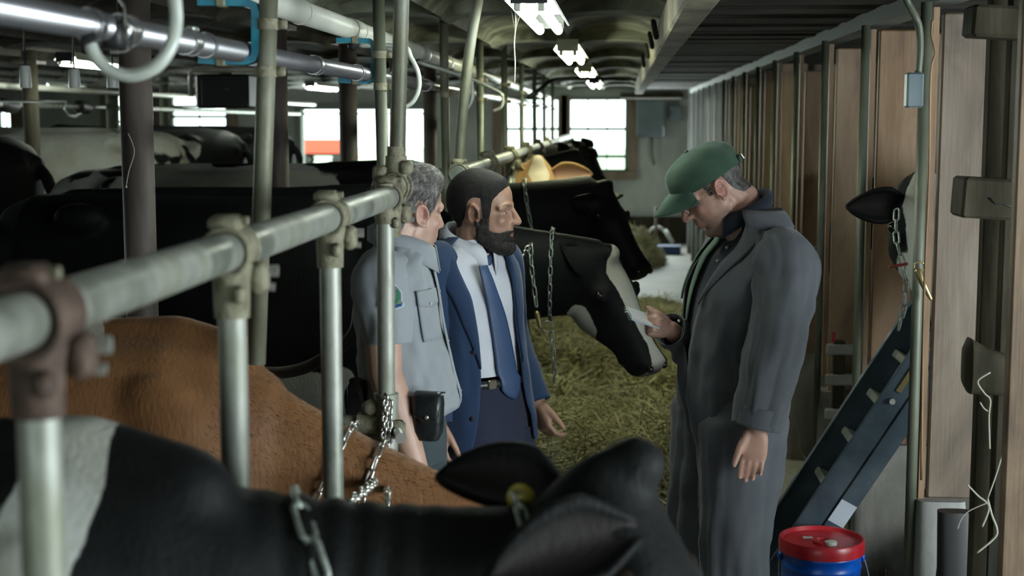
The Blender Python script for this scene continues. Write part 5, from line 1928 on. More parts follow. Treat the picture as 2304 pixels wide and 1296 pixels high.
def folds_fn(amp, sz=9.0, sa=2.0, seed=0.0, vert=0.0):
    def fn(t, a):
        return amp * (noise.noise(V((math.cos(a) * sa + seed, math.sin(a) * sa, t * sz))) + .6 * noise.noise(V((math.cos(a) * sa * 2.4 + t * 3 + seed, math.sin(a) * sa * 2.4, t * sz * 1.9 + 7)))) + vert * noise.noise(V((math.cos(a) * 5 + seed, math.sin(a) * 5, t * 2.0)))
    return fn


def collar(b, c, f, l, r0, r1, h, drop, point, gap, tilt, th=.003, n=40, fw=.012):
    """stand-and-fall shirt collar; gap: half opening angle at the front, tilt: back higher than front"""
    P = []
    for k, (rad, hh) in enumerate(((r0, 0), (r0 * .985, h * .55), (r0 * 1.0, h), (r0 * 1.06, h * 1.02), (r1 * .99, h * .55), (r1, -drop))):
        row = []
        for i in range(n + 1):
            a = gap + (2 * math.pi - 2 * gap) * i / n
            e = min(i, n - i) / n
            ext = 0.0
            if k == 5:
                ext = -point * max(0, 1 - e / .2) ** 1.2
            fwd = fw * max(0, 1 - e / .2) * (.5 if k == 4 else 1) if k >= 4 else 0
            x, y = math.cos(a), math.sin(a)
            row.append(V(c) + V(f) * (rad * x + fwd) + V(l) * (rad * y) + V((0, 0, hh + ext - tilt * x * rad)))
        P.append(row)
    b.sheet(P, th)


def shoe(b, ank, f):
    f = V(f)
    a = V((ank.x, ank.y, 0))
    l = V((-f.y, f.x, 0))
    b.loft([(a - f * .09 + V((0, 0, .045)), l * .03, V((0, 0, .044))), (a - f * .06 + V((0, 0, .05)), l * .042, V((0, 0, .05))), (a + V((0, 0, .055)), l * .044, V((0, 0, .055))), (a + f * .08 + V((0, 0, .04)), l * .05, V((0, 0, .04))), (a + f * .15 + V((0, 0, .032)), l * .048, V((0, 0, .031))), (a + f * .19 + V((0, 0, .025)), l * .03, V((0, 0, .022)))], 20, 2.6)
    b.capsule([a + V((0, 0, .05)), a + V((0, 0, .2))], [.045, .05])


def finish_body(b, root, HM, m, beardf=None, voxel=.0047):
    b.xf(Matrix.Translation(-V(root.location)))
    me = remesh(b, voxel, 6, .5)
    HL = Matrix.Translation(-V(root.location)) @ HM
    A = getv(me).astype(np.float64)
    inv = np.array(HL.inverted())
    L = A @ inv[:3, :3].T + inv[:3, 3]
    # eye sockets
    for q in (-1, 1):
        c = np.array((.083, q * .0315, .006))
        w = np.exp(-((L - c) ** 2 / np.array((.018, .015, .0105)) ** 2).sum(1))
        L[:, 0] -= .0025 * w
    # ear hollow
    for q in (-1, 1):
        c = np.array((-.003, q * .089, .002))
        w = np.exp(-((L - c) ** 2 / np.array((.008, .012, .012)) ** 2).sum(1))
        L[:, 1] -= q * .009 * w
    Mx = np.array(HL)
    A = L @ Mx[:3, :3].T + Mx[:3, 3]
    setv(me, A)
    headm = (np.abs(L[:, 0]) < .14) & (np.abs(L[:, 1]) < .12) & (L[:, 2] > -.14) & (L[:, 2] < .15)
    bd = np.zeros(len(A))
    if beardf is not None:
        bd = np.where(headm, beardf(L), 0)
    fl = np.zeros(len(A))
    for c, r, k in (((.112, 0, -.022), (.02, .02, .02), .2), ((-.006, .085, 0), (.025, .02, .035), .55), ((-.006, -.085, 0), (.025, .02, .035), .55), ((.095, 0, -.064), (.012, .024, .010), .7), ((.07, .045, -.03), (.03, .02, .02), .3), ((.07, -.045, -.03), (.03, .02, .02), .3)):
        fl = np.maximum(fl, k * np.exp(-(((L - np.array(c)) / np.array(r)) ** 2).sum(1)))
    fl = np.where(headm, fl, 0)
    if beardf is None: pass
    fattr(me, 'beard', bd); fattr(me, 'flush', fl)
    o = link('body', me, m, root)
    for q in (-1, 1):
        H3 = HL.to_3x3().normalized()
        e = MB().ell(HL @ V((.0765, q * .0318, .0040)), (.0052, .0108, .0046), H3 @ Matrix.Rotation(q * R(16), 3, 'Z'), n=14, m=10).build('eye', M['eyeball'], root)
        MB().ell(HL @ V((.0805, q * .0312, .0042)), (.0026, .0042, .0044), H3, n=12, m=8).build('iris', M['iris'], e)
        MB().capsule([HL @ V((.0745, q * .043, .0055)), HL @ V((.0812, q * .034, .0094)), HL @ V((.0805, q * .024, .0066))], [.0012, .0019, .0012], 8, 2).build('upper_lid', m, e)
        # upper lid and brow
    return o, me, L, headm, HL


def zline(x, ear=.03):
    return np.interp(x, [-.13, -.06, -.042, -.03, -.012, .010, .016, .030, .040, .055, .075, .1], [-.085, -.072, -.045, .01, ear, ear - .005, -.022, -.018, .012, .04, .072, .085])


# ---------------------------------------------------------------- man in the grey shirt
Y1 = 4.2
f1, l1 = H(R(4))
root1 = tag(empty('person', (-.61, Y1, 0)), 'man with greying hair in a grey short-sleeved uniform shirt and dark trousers', 'person')
B1_ = V(root1.location)
Hc = at(919, 480, Y1)
HM1 = head_frame(Hc, R(41), R(7), R(0), 1.03)
b = MB()
add_head(b, HM1, 1.0)
nb = at(902, 556, Y1)
b.capsule([HM1 @ V((-.022, 0, -.04)), HM1 @ V((-.035, 0, -.105)), nb + V((0, 0, .0)), nb - V((0, 0, .06))], [.058, .056, .062, .075])
def ringpx(px, z, Yc):
    lo = CAM.z
    p = V((0, 0, 0))
    d = FWD + RGT * ((px - CX) / FPX)
    # x on the plane Y = Yc at height z, for a pixel column near the person
    x = at(px, 700, Yc).x
    return V((x, Yc, z))
tr1 = [(ringpx(908, .86, Y1), .120, .17), (ringpx(908, .95, Y1), .118, .168), (ringpx(906, 1.03, Y1), .122, .165), (ringpx(907, 1.12, Y1), .125, .165), (ringpx(900, 1.25, Y1), .120, .175), (ringpx(893, 1.36, Y1), .112, .19), (ringpx(896, 1.43, Y1), .092, .175), (ringpx(900, 1.475, Y1), .072, .11), (ringpx(902, 1.50, Y1), .06, .065)]
Shell([(c, x - .012, y - .012) for c, x, y in tr1], f1, l1).build(b, 30, 40)
shR = ringpx(868, 1.405, Y1) - l1 * .175
shL = ringpx(885, 1.405, Y1) + l1 * .175
elR, wrR = at(866, 838, 4.0), at(941, 1068, 3.98)
arm(b, shR, elR, wrR, (.056, .054, .049, .033))
elL, wrL = shL + V((.02, .06, -.29)), shL + V((.06, .05, -.53))
arm(b, shL, elL, wrL)
hand(b, wrR, (wrR - elR).normalized() * .8 + V((.1, 0, -.3)), f1, (.3, .35, .4, .4))
hand(b, wrL, V((.1, 0, -1)), f1, (.3, .35, .4, .4))
for q in (-1, 1):
    hp_ = ringpx(908, .9, Y1) + l1 * (.09 * q)
    b.capsule([hp_, hp_ + V((.01, 0, -.42)), hp_ + V((-.01, 0, -.82))], [.085, .058, .042])
o, me1, L1, hm1, HL1 = finish_body(b, root1, HM1, M['skin1'], lambda L: .25 * np.clip((-.04 - L[:, 2]) * 30, 0, 1) * np.clip((L[:, 0] + .0) * 40, 0, 1))
# hair
mask = hm1 & (L1[:, 2] > zline(L1[:, 0])) & ~((np.abs(L1[:, 1]) > .076) & (np.abs(L1[:, 0] + .006) < .026) & (np.abs(L1[:, 2]) < .036))
edge = np.clip((L1[:, 2] - zline(L1[:, 0])) / .045, 0, 1)
top = np.clip((L1[:, 2] - .05) / .07, 0, 1)
wav = np.array([nz((p[0] * 2.2, p[1] * 3.2, p[2] * .8), 26, 1.0) + .5 * nz((p[0] * 2, p[1] * 4, p[2]), 60, 4.0) for p in L1])
off = -.0018 + edge * (.0085 + .016 * top + .020 * top * np.clip((L1[:, 0] - .0) / .07, 0, 1)) + wav * .0035 * edge
hb_, HP, HN = submesh(me1, mask, off, root1)
hair = hb_.build('hair', M['hair_grey'], root1)
inv1 = HL1.inverted()
R1m = HL1.to_3x3()
def hdir1(p, n):
    q = inv1 @ p
    if q.z > .07:
        d = V((.9, .15 * math.sin(q.y * 40), .35))
    else:
        d = V((-.55, 0, -.75)) if q.x < .03 else V((-.3, 0, -.9))
    return R1m @ d
strands(HP.tolist(), HN.tolist(), 4200, hdir1, .016, .034, .00055, random.Random(1), .3).build('hair_strands', M['hair_grey'], hair)
# eyebrows
# shirt
st1 = [(c, x + (.006 if i > 1 else .0), y + .006) for i, (c, x, y) in enumerate(tr1)]
st1 = st1[1:]
st1[0] = (st1[0][0] + V((.0, 0, .045)), .122, .168)
st1[1] = (st1[1][0] + V((.018, 0, .0)), .148, .178)
st1[2] = (st1[2][0] + V((.006, 0, 0)), .138, .176)
S1 = Shell(st1, f1, l1, 2.3)
b = MB()
S1.build(b, 60, 90, folds=folds_fn(.010, 9, 2.2, 3.3, .005))
for sh, el, sd in ((shR, elR, 2.0), (shL, elL, 5.0)):
    hem = V(sh).lerp(V(el), .70)
    sleeve(b, [V(sh) + (ringpx(895, 1.43, Y1) - V(sh)) * .35 + V((0, 0, .0)), V(sh) + V((0, 0, -.005)), V(sh).lerp(V(el), .35) + V((.012, 0, 0)), hem + V((.014, -.004, 0))], [.075, .082, .079, .070], 36, .009, sd, vert=.006)
b.xf(Matrix.Translation(-B1_))
shirt = b.build('shirt', M['shirt_grey'], root1)
b = MB()
collar(b, nb + V((0, 0, .006)), f1, l1, .068, .096, .040, .016, .034, R(20), .32, fw=.022)
b.xf(Matrix.Translation(-B1_)); b.build('collar', M['shirt_grey'], shirt)
# placket, pocket and buttons
b = MB()
b.sheet([[S1.pt(t, a, .004) for a in (R(-7), R(0), R(7))] for t in np.linspace(.08, .93, 30)], .003)
b.xf(Matrix.Translation(-B1_)); b.build('placket', M['shirt_grey'], shirt)
for t in (.2, .38, .56, .74):
    MB().ell(S1.pt(t, R(-2), .0055) - B1_, .0045, n=10, m=6).build('button', M['shirt_grey'], shirt)
def pocket(S, t0, t1, a0, a1, B, m, par, flap=.3):
    b = MB()
    b.sheet([[S.pt(t, a, .005) for a in np.linspace(a0, a1, 9)] for t in np.linspace(t0, t1, 9)], .003)
    tf = t1 - (t1 - t0) * flap
    b.sheet([[S.pt(t - (.012 * (1 - abs(2 * (a - a0) / (a1 - a0) - 1)) if t < tf + 1e-3 else 0), a, .009) for a in np.linspace(a0 - R(1), a1 + R(1), 9)] for t in np.linspace(tf, t1 + .01, 6)], .003)
    b.xf(Matrix.Translation(-B))
    return b.build('pocket', m, par)
pocket(S1, .40, .58, R(-58), R(-22), B1_, M['shirt_grey'], shirt)
MB().ell(S1.pt(.53, R(-40), .012) - B1_, .005, n=10, m=6).build('button', M['button'], shirt)
# sleeve badge
bc = at(880, 667, 3.93)
Rb = .085
ax0 = V((bc.x, bc.y + Rb, bc.z))
def on_sleeve(u, v, off):
    th = u / Rb
    return V((ax0.x + (Rb + off) * math.sin(th) + v * .02, ax0.y - (Rb + off) * math.cos(th) + .02 * abs(u), ax0.z + v)) - B1_
def badge(name, pts, off, m, par):
    c = (sum(p[0] for p in pts) / len(pts), sum(p[1] for p in pts) / len(pts))
    b = MB()
    rows = []
    for s in (.001, .5, 1.0):
        rows.append([on_sleeve(c[0] + (p[0] - c[0]) * s, c[1] + (p[1] - c[1]) * s, off) for p in pts])
    b.grid(rows, True)
    rows2 = [rows[-1], [on_sleeve(p[0], p[1], off - .006) for p in pts]]
    b.grid(rows2, True)
    return b.build(name, m, par)
out = [(.0, .043), (.008, .036), (.02, .027), (.029, .012), (.031, -.004), (.030, -.014), (.036, -.02), (.033, -.028), (.022, -.034), (.008, -.036), (0, -.037)]
out = out + [(-x, y) for x, y in out[::-1]][1:-1]
BM_ = {k: mat('badge_' + k, c, rough=.8) for k, c in (('white', (.42, .46, .5)), ('grey', (.16, .19, .2)), ('green', (.03, .16, .085)), ('red', (.3, .03, .07)), ('blue', (.03, .1, .26)))}
bd_ = badge('badge_border', out, .006, BM_['white'], shirt)
badge('badge_field', [(x * .87, y * .87 + .001) for x, y in out], .0068, BM_['grey'], bd_)
for q in (-1, 1):
    lf = [(q * .010, -.020), (q * .018, -.018), (q * .024, -.006), (q * .025, .006), (q * .019, .020), (q * .014, .018), (q * .0165, .004), (q * .014, -.008)]
    badge('badge_leaf', lf, .0076, BM_['green'], bd_)
badge('badge_shield', [(-.010, .010), (.010, .010), (.010, -.004), (.005, -.012), (0, -.015), (-.005, -.012), (-.010, -.004)], .0076, BM_['white'], bd_)
badge('badge_shield_core', [(-.006, .006), (.006, .006), (.006, -.004), (0, -.010), (-.006, -.004)], .0083, BM_['red'], bd_)
badge('badge_crown', [(-.008, .022), (.008, .022), (.010, .032), (0, .036), (-.010, .032)], .0076, BM_['white'], bd_)
badge('badge_scroll', [(-.03, -.018), (-.015, -.023), (0, -.026), (.015, -.023), (.03, -.018), (.028, -.026), (.014, -.031), (0, -.033), (-.014, -.031), (-.028, -.026)], .0076, BM_['blue'], bd_)
# trousers, belt and gear
b = MB()
TS1 = Shell([(ringpx(910, .78, Y1), .12, .17), (ringpx(908, .88, Y1), .124, .172), (ringpx(906, .98, Y1), .122, .168), (ringpx(906, 1.05, Y1), .12, .164)], f1, l1)
TS1.build(b, 20, 60, folds=folds_fn(.004, 4, 2, 1))
for q in (-1, 1):
    hp_ = ringpx(910, .86, Y1) + l1 * (.088 * q)
    sleeve(b, [hp_, hp_ + V((.015, 0, -.35)), hp_ + V((0, 0, -.83))], [.115, .092, .078], 26, .006, 3 + q)
b.xf(Matrix.Translation(-B1_)); trou1 = b.build('trousers', M['trousers_slate'], root1)
b = MB()
b.sheet([[TS1.pt(t, a, .008) for a in np.linspace(0, 2 * math.pi, 61)] for t in (.80, .88, .96)], .006)
b.xf(Matrix.Translation(-B1_)); belt = b.build('belt', M['leather'], root1)
# pouch with flap and snap on the near front, second pouch behind
g = at(962, 930, 3.98) - B1_
q_ = Matrix.Rotation(R(-14), 3, 'Z')
b = MB().loft([(g + V((0, 0, -.075)), q_ @ V((.03, 0, 0)), q_ @ V((0, .018, 0))), (g + V((0, 0, -.05)), q_ @ V((.042, 0, 0)), q_ @ V((0, .026, 0))), (g + V((0, 0, .03)), q_ @ V((.046, 0, 0)), q_ @ V((0, .028, 0))), (g + V((0, 0, .05)), q_ @ V((.044, 0, 0)), q_ @ V((0, .026, 0)))], 24, 4)
pch = b.build('holster', M['leather'], root1, sharp=50)
b = MB()
P = []
for k, (dz, dy) in enumerate(((.058, .02), (.062, -.012), (.052, -.03), (.0, -.034), (-.022, -.032))):
    ww = .038 if k < 4 else .022
    P.append([g + q_ @ V((.008 + x * ww, dy, 0)) + V((0, 0, dz - (.012 * abs(x) ** 2 * -1 if k == 4 else 0))) for x in np.linspace(-1, 1, 7)])
b.sheet(P, .004)
b.build('flap', M['leather'], pch)
MB().ell(g + q_ @ V((.012, -.037, .0)) + V((0, 0, -.004)), (.006, .003, .006), n=12, m=6).build('snap', M['bolt'], pch)
g2 = at(806, 888, 4.08) - B1_
MB().loft([(g2 + V((0, 0, -.055)), V((.022, 0, 0)), V((0, .03, 0))), (g2 + V((0, 0, -.04)), V((.03, 0, 0)), V((0, .04, 0))), (g2 + V((0, 0, .03)), V((.03, 0, 0)), V((0, .04, 0))), (g2 + V((0, 0, .045)), V((.024, 0, 0)), V((0, .032, 0)))], 20, 3.5).build('belt_pouch', M['leather'], root1, sharp=50)
MB().tube(catmull([g2 + V((-.01, 0, .04)), g2 + V((-.035, 0, .01)), g2 + V((-.03, 0, -.06)), g2 + V((.0, 0, -.08))], 5), .004, 8).build('strap', M['leather'], root1)
b = MB()
for q in (-1, 1):
    shoe(b, ringpx(910, .1, Y1) + l1 * (.088 * q), f1)
    o = b.xf(Matrix.Translation(-B1_)).build('boot', M['shoe'], root1)
    b = MB()

# ---------------------------------------------------------------- man in the blue suit
Y2 = 4.76
f2, l2 = H(R(-38))
root2 = tag(empty('person', (-.45, Y2, 0)), 'bearded man in a navy blue suit, pale shirt and striped blue tie', 'person')
B2_ = V(root2.location)
Hc = at(1084, 478, Y2)
HM2 = head_frame(Hc, R(-6), R(2), R(0), 1.07)
b = MB()
add_head(b, HM2, 1.02, 1.02, 1.0)
nb2 = at(1052, 556, Y2)
b.capsule([HM2 @ V((-.02, 0, -.04)), HM2 @ V((-.03, 0, -.10)), nb2, nb2 - V((0, 0, .06))], [.060, .057, .062, .07])
tr2 = [(ringpx(1084, .80, Y2), .125, .175), (ringpx(1082, .92, Y2), .12, .17), (ringpx(1078, 1.02, Y2), .115, .158), (ringpx(1072, 1.13, Y2), .118, .165), (ringpx(1064, 1.25, Y2), .122, .185), (ringpx(1056, 1.34, Y2), .112, .20), (ringpx(1054, 1.395, Y2), .09, .178), (ringpx(1056, 1.435, Y2), .07, .11), (ringpx(1060, 1.46, Y2), .06, .064)]
Shell([(c, x - .014, y - .014) for c, x, y in tr2], f2, l2).build(b, 30, 40)
shL2 = ringpx(1050, 1.375, Y2) + l2 * .160
shR2 = ringpx(1054, 1.375, Y2) - l2 * .170
elL2, wrL2 = at(1147, 742, 4.97), at(1208, 905, 4.90)
elR2, wrR2 = at(972, 770, 4.62), at(985, 950, 4.58)
arm(b, shL2, elL2, wrL2); arm(b, shR2, elR2, wrR2)
hand(b, wrL2, (wrL2 - elL2).normalized() + V((.1, 0, -.4)), V((.6, -.75, 0)), (.45, .5, .55, .6), (.45, .35))
hand(b, wrR2, V((.05, 0, -1)), V((.7, -.7, 0)), (.4, .45, .5, .5))
for q in (-1, 1):
    hp_ = ringpx(1084, .84, Y2) + l2 * (.09 * q)
    b.capsule([hp_, hp_ + V((.02, 0, -.38)), hp_ + V((0, 0, -.77))], [.085, .058, .042])
def beard2(L):
    x, y, z = L[:, 0], L[:, 1], L[:, 2]
    lo = np.interp(x, [-.03, .0, .02, .045, .065, .09], [-.02, -.015, -.035, -.050, -.054, -.046])
    v = np.clip((lo - z) / .008, 0, 1) * np.clip((x + .008) / .01, 0, 1) * np.clip((z + .135) / .015, 0, 1)
    lip = np.exp(-(((L - np.array((.096, 0, -.063))) / np.array((.014, .019, .0075))) ** 2).sum(1))
    brow = np.exp(-(((np.abs(y) - .036) / .02) ** 2 + ((z - .0275) / .0045) ** 2 + ((x - .08) / .025) ** 2))
    side = .85 * np.clip((x - .004) / .008, 0, 1) * np.clip((.040 - x) / .010, 0, 1) * np.clip((z + .06) / .01, 0, 1) * np.clip((.05 - z) / .02, 0, 1) * (np.abs(y) > .04)
    return np.maximum(np.maximum(v * (1 - np.clip(lip * 1.3, 0, 1)), .9 * brow), side)
o, me2, L2, hm2, HL2 = finish_body(b, root2, HM2, M['skin2'], beard2)
zl2 = np.interp(L2[:, 0], [-.13, -.06, -.042, -.03, -.012, .010, .016, .034, .044, .062, .085, .1], [-.085, -.072, -.045, .01, .03, .025, -.045, -.045, .02, .05, .078, .088])
earm = (np.abs(L2[:, 1]) > .076) & (np.abs(L2[:, 0] + .006) < .026) & (np.abs(L2[:, 2]) < .036)
mask = hm2 & (L2[:, 2] > zl2) & ~earm & (L2[:, 2] > -.1)
edge = np.clip((L2[:, 2] - zl2) / .05, 0, 1)
topm = np.clip((L2[:, 2] - .04) / .08, 0, 1)
rnz = np.array([nz(p, 90, 2.0) for p in L2])
hb_, HP, HN = submesh(me2, mask, -.0018 + edge * (.0035 + .0085 * topm) + rnz * .0008 * edge, root2)
hair = hb_.build('hair', M['hair_black'], root2)
inv2 = HL2.inverted(); R2m = HL2.to_3x3()
strands(HP.tolist(), HN.tolist(), 5200, lambda p, n: R2m @ V((.4, 0, .3)), .004, .009, .0005, random.Random(2), .9, 2).build('hair_strands', M['hair_black'], hair)
bv = beard2(L2)
mask = hm2 & (bv > .2) & (L2[:, 2] < -.012)
thick = .003 + .008 * np.clip((-L2[:, 2] - .06) / .04, 0, 1) + .003 * np.clip(bv, 0, 1)
hb_, HP, HN = submesh(me2, mask, -.002 + (thick + .002 + rnz * .0014) * np.clip((bv - .3) * 1.6, 0, 1), root2)
brd = hb_.build('beard', M['beard'], root2)
strands(HP.tolist(), HN.tolist(), 4200, lambda p, n: R2m @ V((.15, 0, -1)), .006, .014, .00045, random.Random(3), .5, 2).build('beard_strands', M['beard'], brd)
# shirt
SS2 = Shell([(c, x - .004, y - .004) for c, x, y in tr2[2:]], f2, l2)
b = MB()
SS2.build(b, 40, 70, folds=folds_fn(.004, 7, 2, 6.0))
b.xf(Matrix.Translation(-B2_)); sh2 = b.build('shirt', M['shirt_white'], root2)
b = MB()
collar(b, nb2 + V((0, 0, .004)), f2, l2, .068, .092, .042, .010, .040, R(10), .45, fw=.022)
b.xf(Matrix.Translation(-B2_)); b.build('collar', M['shirt_white'], sh2)
# tie
b = MB()
P = []
kn = nb2 + f2 * .079 + V((0, 0, -.045))
for t in np.linspace(0, 1, 26):
    z0 = kn.z - .002 - t * .445
    tt = float(np.interp(z0, [1.02, 1.13, 1.25, 1.34, 1.395, 1.435, 1.46], np.linspace(0, 1, 7)))
    wd = .008 + .017 * min(1, t * 1.3) if t < .93 else .026 * (1 - (t - .93) / .07) + .002
    row = []
    for u in np.linspace(-1, 1, 7):
        p = SS2.pt(max(tt, 0), u * wd / .11 + R(-13 + 20 * t), .011 + .030 * max(0, 1 - t * 3.2) - .003 * abs(u))
        p.z = z0 - .0 * abs(u)
        if z0 < 1.02:
            p += f2 * .012
        row.append(p)
    P.append(row)
b.sheet(P[::-1], .005)
b.xf(Matrix.Translation(-B2_)); tie = b.build('tie', M['tie'], root2)
b = MB().loft([(kn + V((0, 0, .022)), l2 * .026, f2 * .016), (kn, l2 * .023, f2 * .018), (kn + V((0, 0, -.032)), l2 * .013, f2 * .014)], 16, 3)
b.xf(Matrix.Translation(-B2_)); b.build('tie_knot', M['tie'], tie)
# trousers and belt
b = MB()
TS2 = Shell([(ringpx(1086, .74, Y2), .125, .175), (ringpx(1084, .84, Y2), .126, .176), (ringpx(1081, .94, Y2), .122, .168), (ringpx(1079, 1.01, Y2), .117, .158)], f2, l2)
TS2.build(b, 20, 60, folds=folds_fn(.003, 4, 2, 1))
for q in (-1, 1):
    hp_ = ringpx(1086, .82, Y2) + l2 * (.09 * q)
    kx = V((.03, -.03, -.37)) if q > 0 else V((.0, .02, -.37))
    sleeve(b, [hp_, hp_ + kx, hp_ + kx * 1.1 + V((0, 0, -.39))], [.118, .094, .075], 26, .005, 8 + q)
b.xf(Matrix.Translation(-B2_)); b.build('trousers', M['suit_dark'], root2)
b = MB()
b.sheet([[TS2.pt(t, a, .007) for a in np.linspace(0, 2 * math.pi, 61)] for t in (.86, .92, .99)], .005)
b.xf(Matrix.Translation(-B2_)); bl2 = b.build('belt', M['leather'], root2)
MB().box(TS2.pt(.92, R(-20), .008) - B2_, (.012, .034, .03), Matrix.Rotation(R(-42), 3, 'Z'), bev=.003).build('buckle', M['glasses'], bl2, smooth=False)
# jacket
JR = [(ringpx(1084, .79, Y2), .150, .200), (ringpx(1083, .86, Y2), .146, .196), (ringpx(1080, .95, Y2), .138, .186), (ringpx(1076, 1.05, Y2), .132, .180), (ringpx(1068, 1.15, Y2), .132, .178), (ringpx(1060, 1.25, Y2), .132, .188), (ringpx(1053, 1.34, Y2), .122, .196), (ringpx(1052, 1.40, Y2), .10, .176), (ringpx(1056, 1.437, Y2), .078, .12), (ringpx(1060, 1.462, Y2), .068, .074)]
J2 = Shell(JR, f2, l2, 2.35)
def jgap(t):
    return (R(float(np.interp(t, [0, .12, .3, .45, .6, .8, .9, 1], [-50, -42, -34, -32, -32, -46, -76, -105]))), R(float(np.interp(t, [0, .15, .3, .5, .7, .85, .93, 1], [34, 26, 20, 18, 20, 28, 50, 80]))))
b = MB()
J2.build(b, 64, 84, gap=jgap, folds=folds_fn(.005, 7, 2.0, 9.0, .003), th=.006)
sleeve(b, [shR2 + (ringpx(1054, 1.40, Y2) - shR2) * .35, shR2 + V((0, 0, .0)), shR2.lerp(elR2, .5), elR2, elR2.lerp(wrR2, .5), wrR2], [.07, .078, .072, .062, .055, .048], 30, .005, 4.0)
sleeve(b, [shL2 + (ringpx(1054, 1.40, Y2) - shL2) * .35, shL2 + V((0, 0, .0)), shL2.lerp(elL2, .5), elL2, elL2.lerp(wrL2, .5), wrL2], [.07, .078, .072, .062, .055, .048], 30, .005, 7.0)
b.xf(Matrix.Translation(-B2_)); jk = b.build('jacket', M['suit_blue'], root2)
for s in (0, 1):
    b = MB()
    rows = []
    for i, t in enumerate(np.linspace(.34, .90, 26)):
        g = jgap(t)[s]
        w = float(np.interp(t, [.34, .5, .68, .735, .745, .80, .90], [.0, .045, .078, .085, .055, .062, .05])) / .15
        sgn = -1 if s == 0 else 1
        rows.append([J2.pt(t, g + sgn * w * u, .0065 + .004 * math.sin(math.pi * min(1, u + .1))) for u in np.linspace(0, 1, 6)])
    b.sheet(rows if s else rows[::-1], .004)
    b.xf(Matrix.Translation(-B2_)); b.build('lapel', M['suit_blue'], jk)
b = MB()
rows = []
for k, (t, o_) in enumerate(((.90, .010), (.94, .014), (.985, .014), (1.0, .006))):
    rows.append([J2.pt(t, a, o_) + V((0, 0, .006 if k > 1 else 0)) for a in np.linspace(jgap(.9)[1], 2 * math.pi + jgap(.9)[0], 40)])
b.sheet(rows, .005)
b.xf(Matrix.Translation(-B2_)); b.build('collar', M['suit_blue'], jk)
for t in (.40, .16):
    a = jgap(t)[0] - R(7)
    MB().ell(J2.pt(t, a, .005) - B2_, (.0085, .0085, .0085), n=12, m=6).build('button', M['suit_dark'], jk)
b = MB()
for q in (-1, 1):
    shoe(b, ringpx(1086, .1, Y2) + l2 * (.09 * q) + (V((.03, -.03, 0)) if q > 0 else V((0, .02, 0))), f2)
    b.xf(Matrix.Translation(-B2_)).build('shoe', M['shoe'], root2)
    b = MB()

# ---------------------------------------------------------------- man in overalls
Y3 = 4.75
f3, l3 = H(R(180 + 22))
root3 = tag(empty('person', (.37, Y3, 0)), 'man in charcoal overalls and green cap reading a notepad, facing the other two', 'person')
B3_ = V(root3.location)
Hc = at(1602, 424, Y3)
HM3 = head_frame(Hc, R(180 + 9), R(38), R(0), 1.10)
b = MB()
add_head(b, HM3, 1.08, 1.04, .95, 1.0)
nb3 = at(1672, 470, Y3)
b.capsule([HM3 @ V((-.025, 0, -.02)), HM3 @ V((-.045, 0, -.085)), nb3, nb3 + V((.02, 0, -.07))], [.066, .064, .070, .08])
tr3 = [(ringpx(1654, .84, Y3), .15, .18), (ringpx(1654, .95, Y3), .155, .185), (ringpx(1655, 1.06, Y3), .158, .188), (ringpx(1664, 1.18, Y3), .160, .195), (ringpx(1680, 1.30, Y3), .160, .208), (ringpx(1694, 1.40, Y3), .138, .212), (ringpx(1700, 1.455, Y3), .105, .185), (ringpx(1692, 1.50, Y3), .082, .125), (ringpx(1680, 1.535, Y3), .072, .076)]
Shell([(c, x - .02, y - .02) for c, x, y in tr3], f3, l3).build(b, 30, 40)
shL3 = ringpx(1700, 1.42, Y3) + l3 * .185
shR3 = ringpx(1700, 1.42, Y3) - l3 * .185
elL3, wrL3 = at(1748, 752, 4.50), at(1704, 962, 4.46)
elR3, wrR3 = at(1572, 785, 4.93), at(1508, 742, 4.74)
arm(b, shL3, elL3, wrL3); arm(b, shR3, elR3, wrR3)
hand(b, wrL3, V((-.12, .0, -1)), V((-1, .15, 0)), (.28, .30, .34, .38), (.35, .3), 1.04)
hR = at(1505, 740, 4.74)
hand(b, hR, at(1452, 728, 4.68) - hR, V((-.15, .25, 1)), (1.05, 1.0, .95, .9), (.25, .2), 1.0)
for q in (-1, 1):
    hp_ = ringpx(1656, .86, Y3) + l3 * (.09 * q)
    b.capsule([hp_, hp_ + V((-.01, 0, -.4)), hp_ + V((.01, 0, -.79))], [.085, .058, .042])
def stub3(L):
    return .25 * np.clip((-.045 - L[:, 2]) * 30, 0, 1) * np.clip((L[:, 0] + .0) * 40, 0, 1) + .35 * np.exp(-(((L - np.array((.092, 0, -.047))) / np.array((.02, .024, .007))) ** 2).sum(1)) + .6 * np.exp(-(((np.abs(L[:, 1]) - .036) / .02) ** 2 + ((L[:, 2] - .0275) / .0045) ** 2 + ((L[:, 0] - .08) / .025) ** 2))
o, me3, L3, hm3, HL3 = finish_body(b, root3, HM3, M['skin3'], stub3)
mask = hm3 & (L3[:, 2] > zline(L3[:, 0])) & (L3[:, 0] < .03) & ~((np.abs(L3[:, 1]) > .076) & (np.abs(L3[:, 0] + .006) < .026) & (np.abs(L3[:, 2]) < .036))
edge = np.clip((L3[:, 2] - zline(L3[:, 0])) / .04, 0, 1)
hb_, HP, HN = submesh(me3, mask, -.0018 + .0045 * edge, root3)
hair = hb_.build('hair', M['hair_dark'], root3)
R3m = HL3.to_3x3()
strands(HP.tolist(), HN.tolist(), 2500, lambda p, n: R3m @ V((-.2, 0, -1)), .004, .010, .00045, random.Random(5), .5, 2).build('hair_strands', M['hair_dark'], hair)
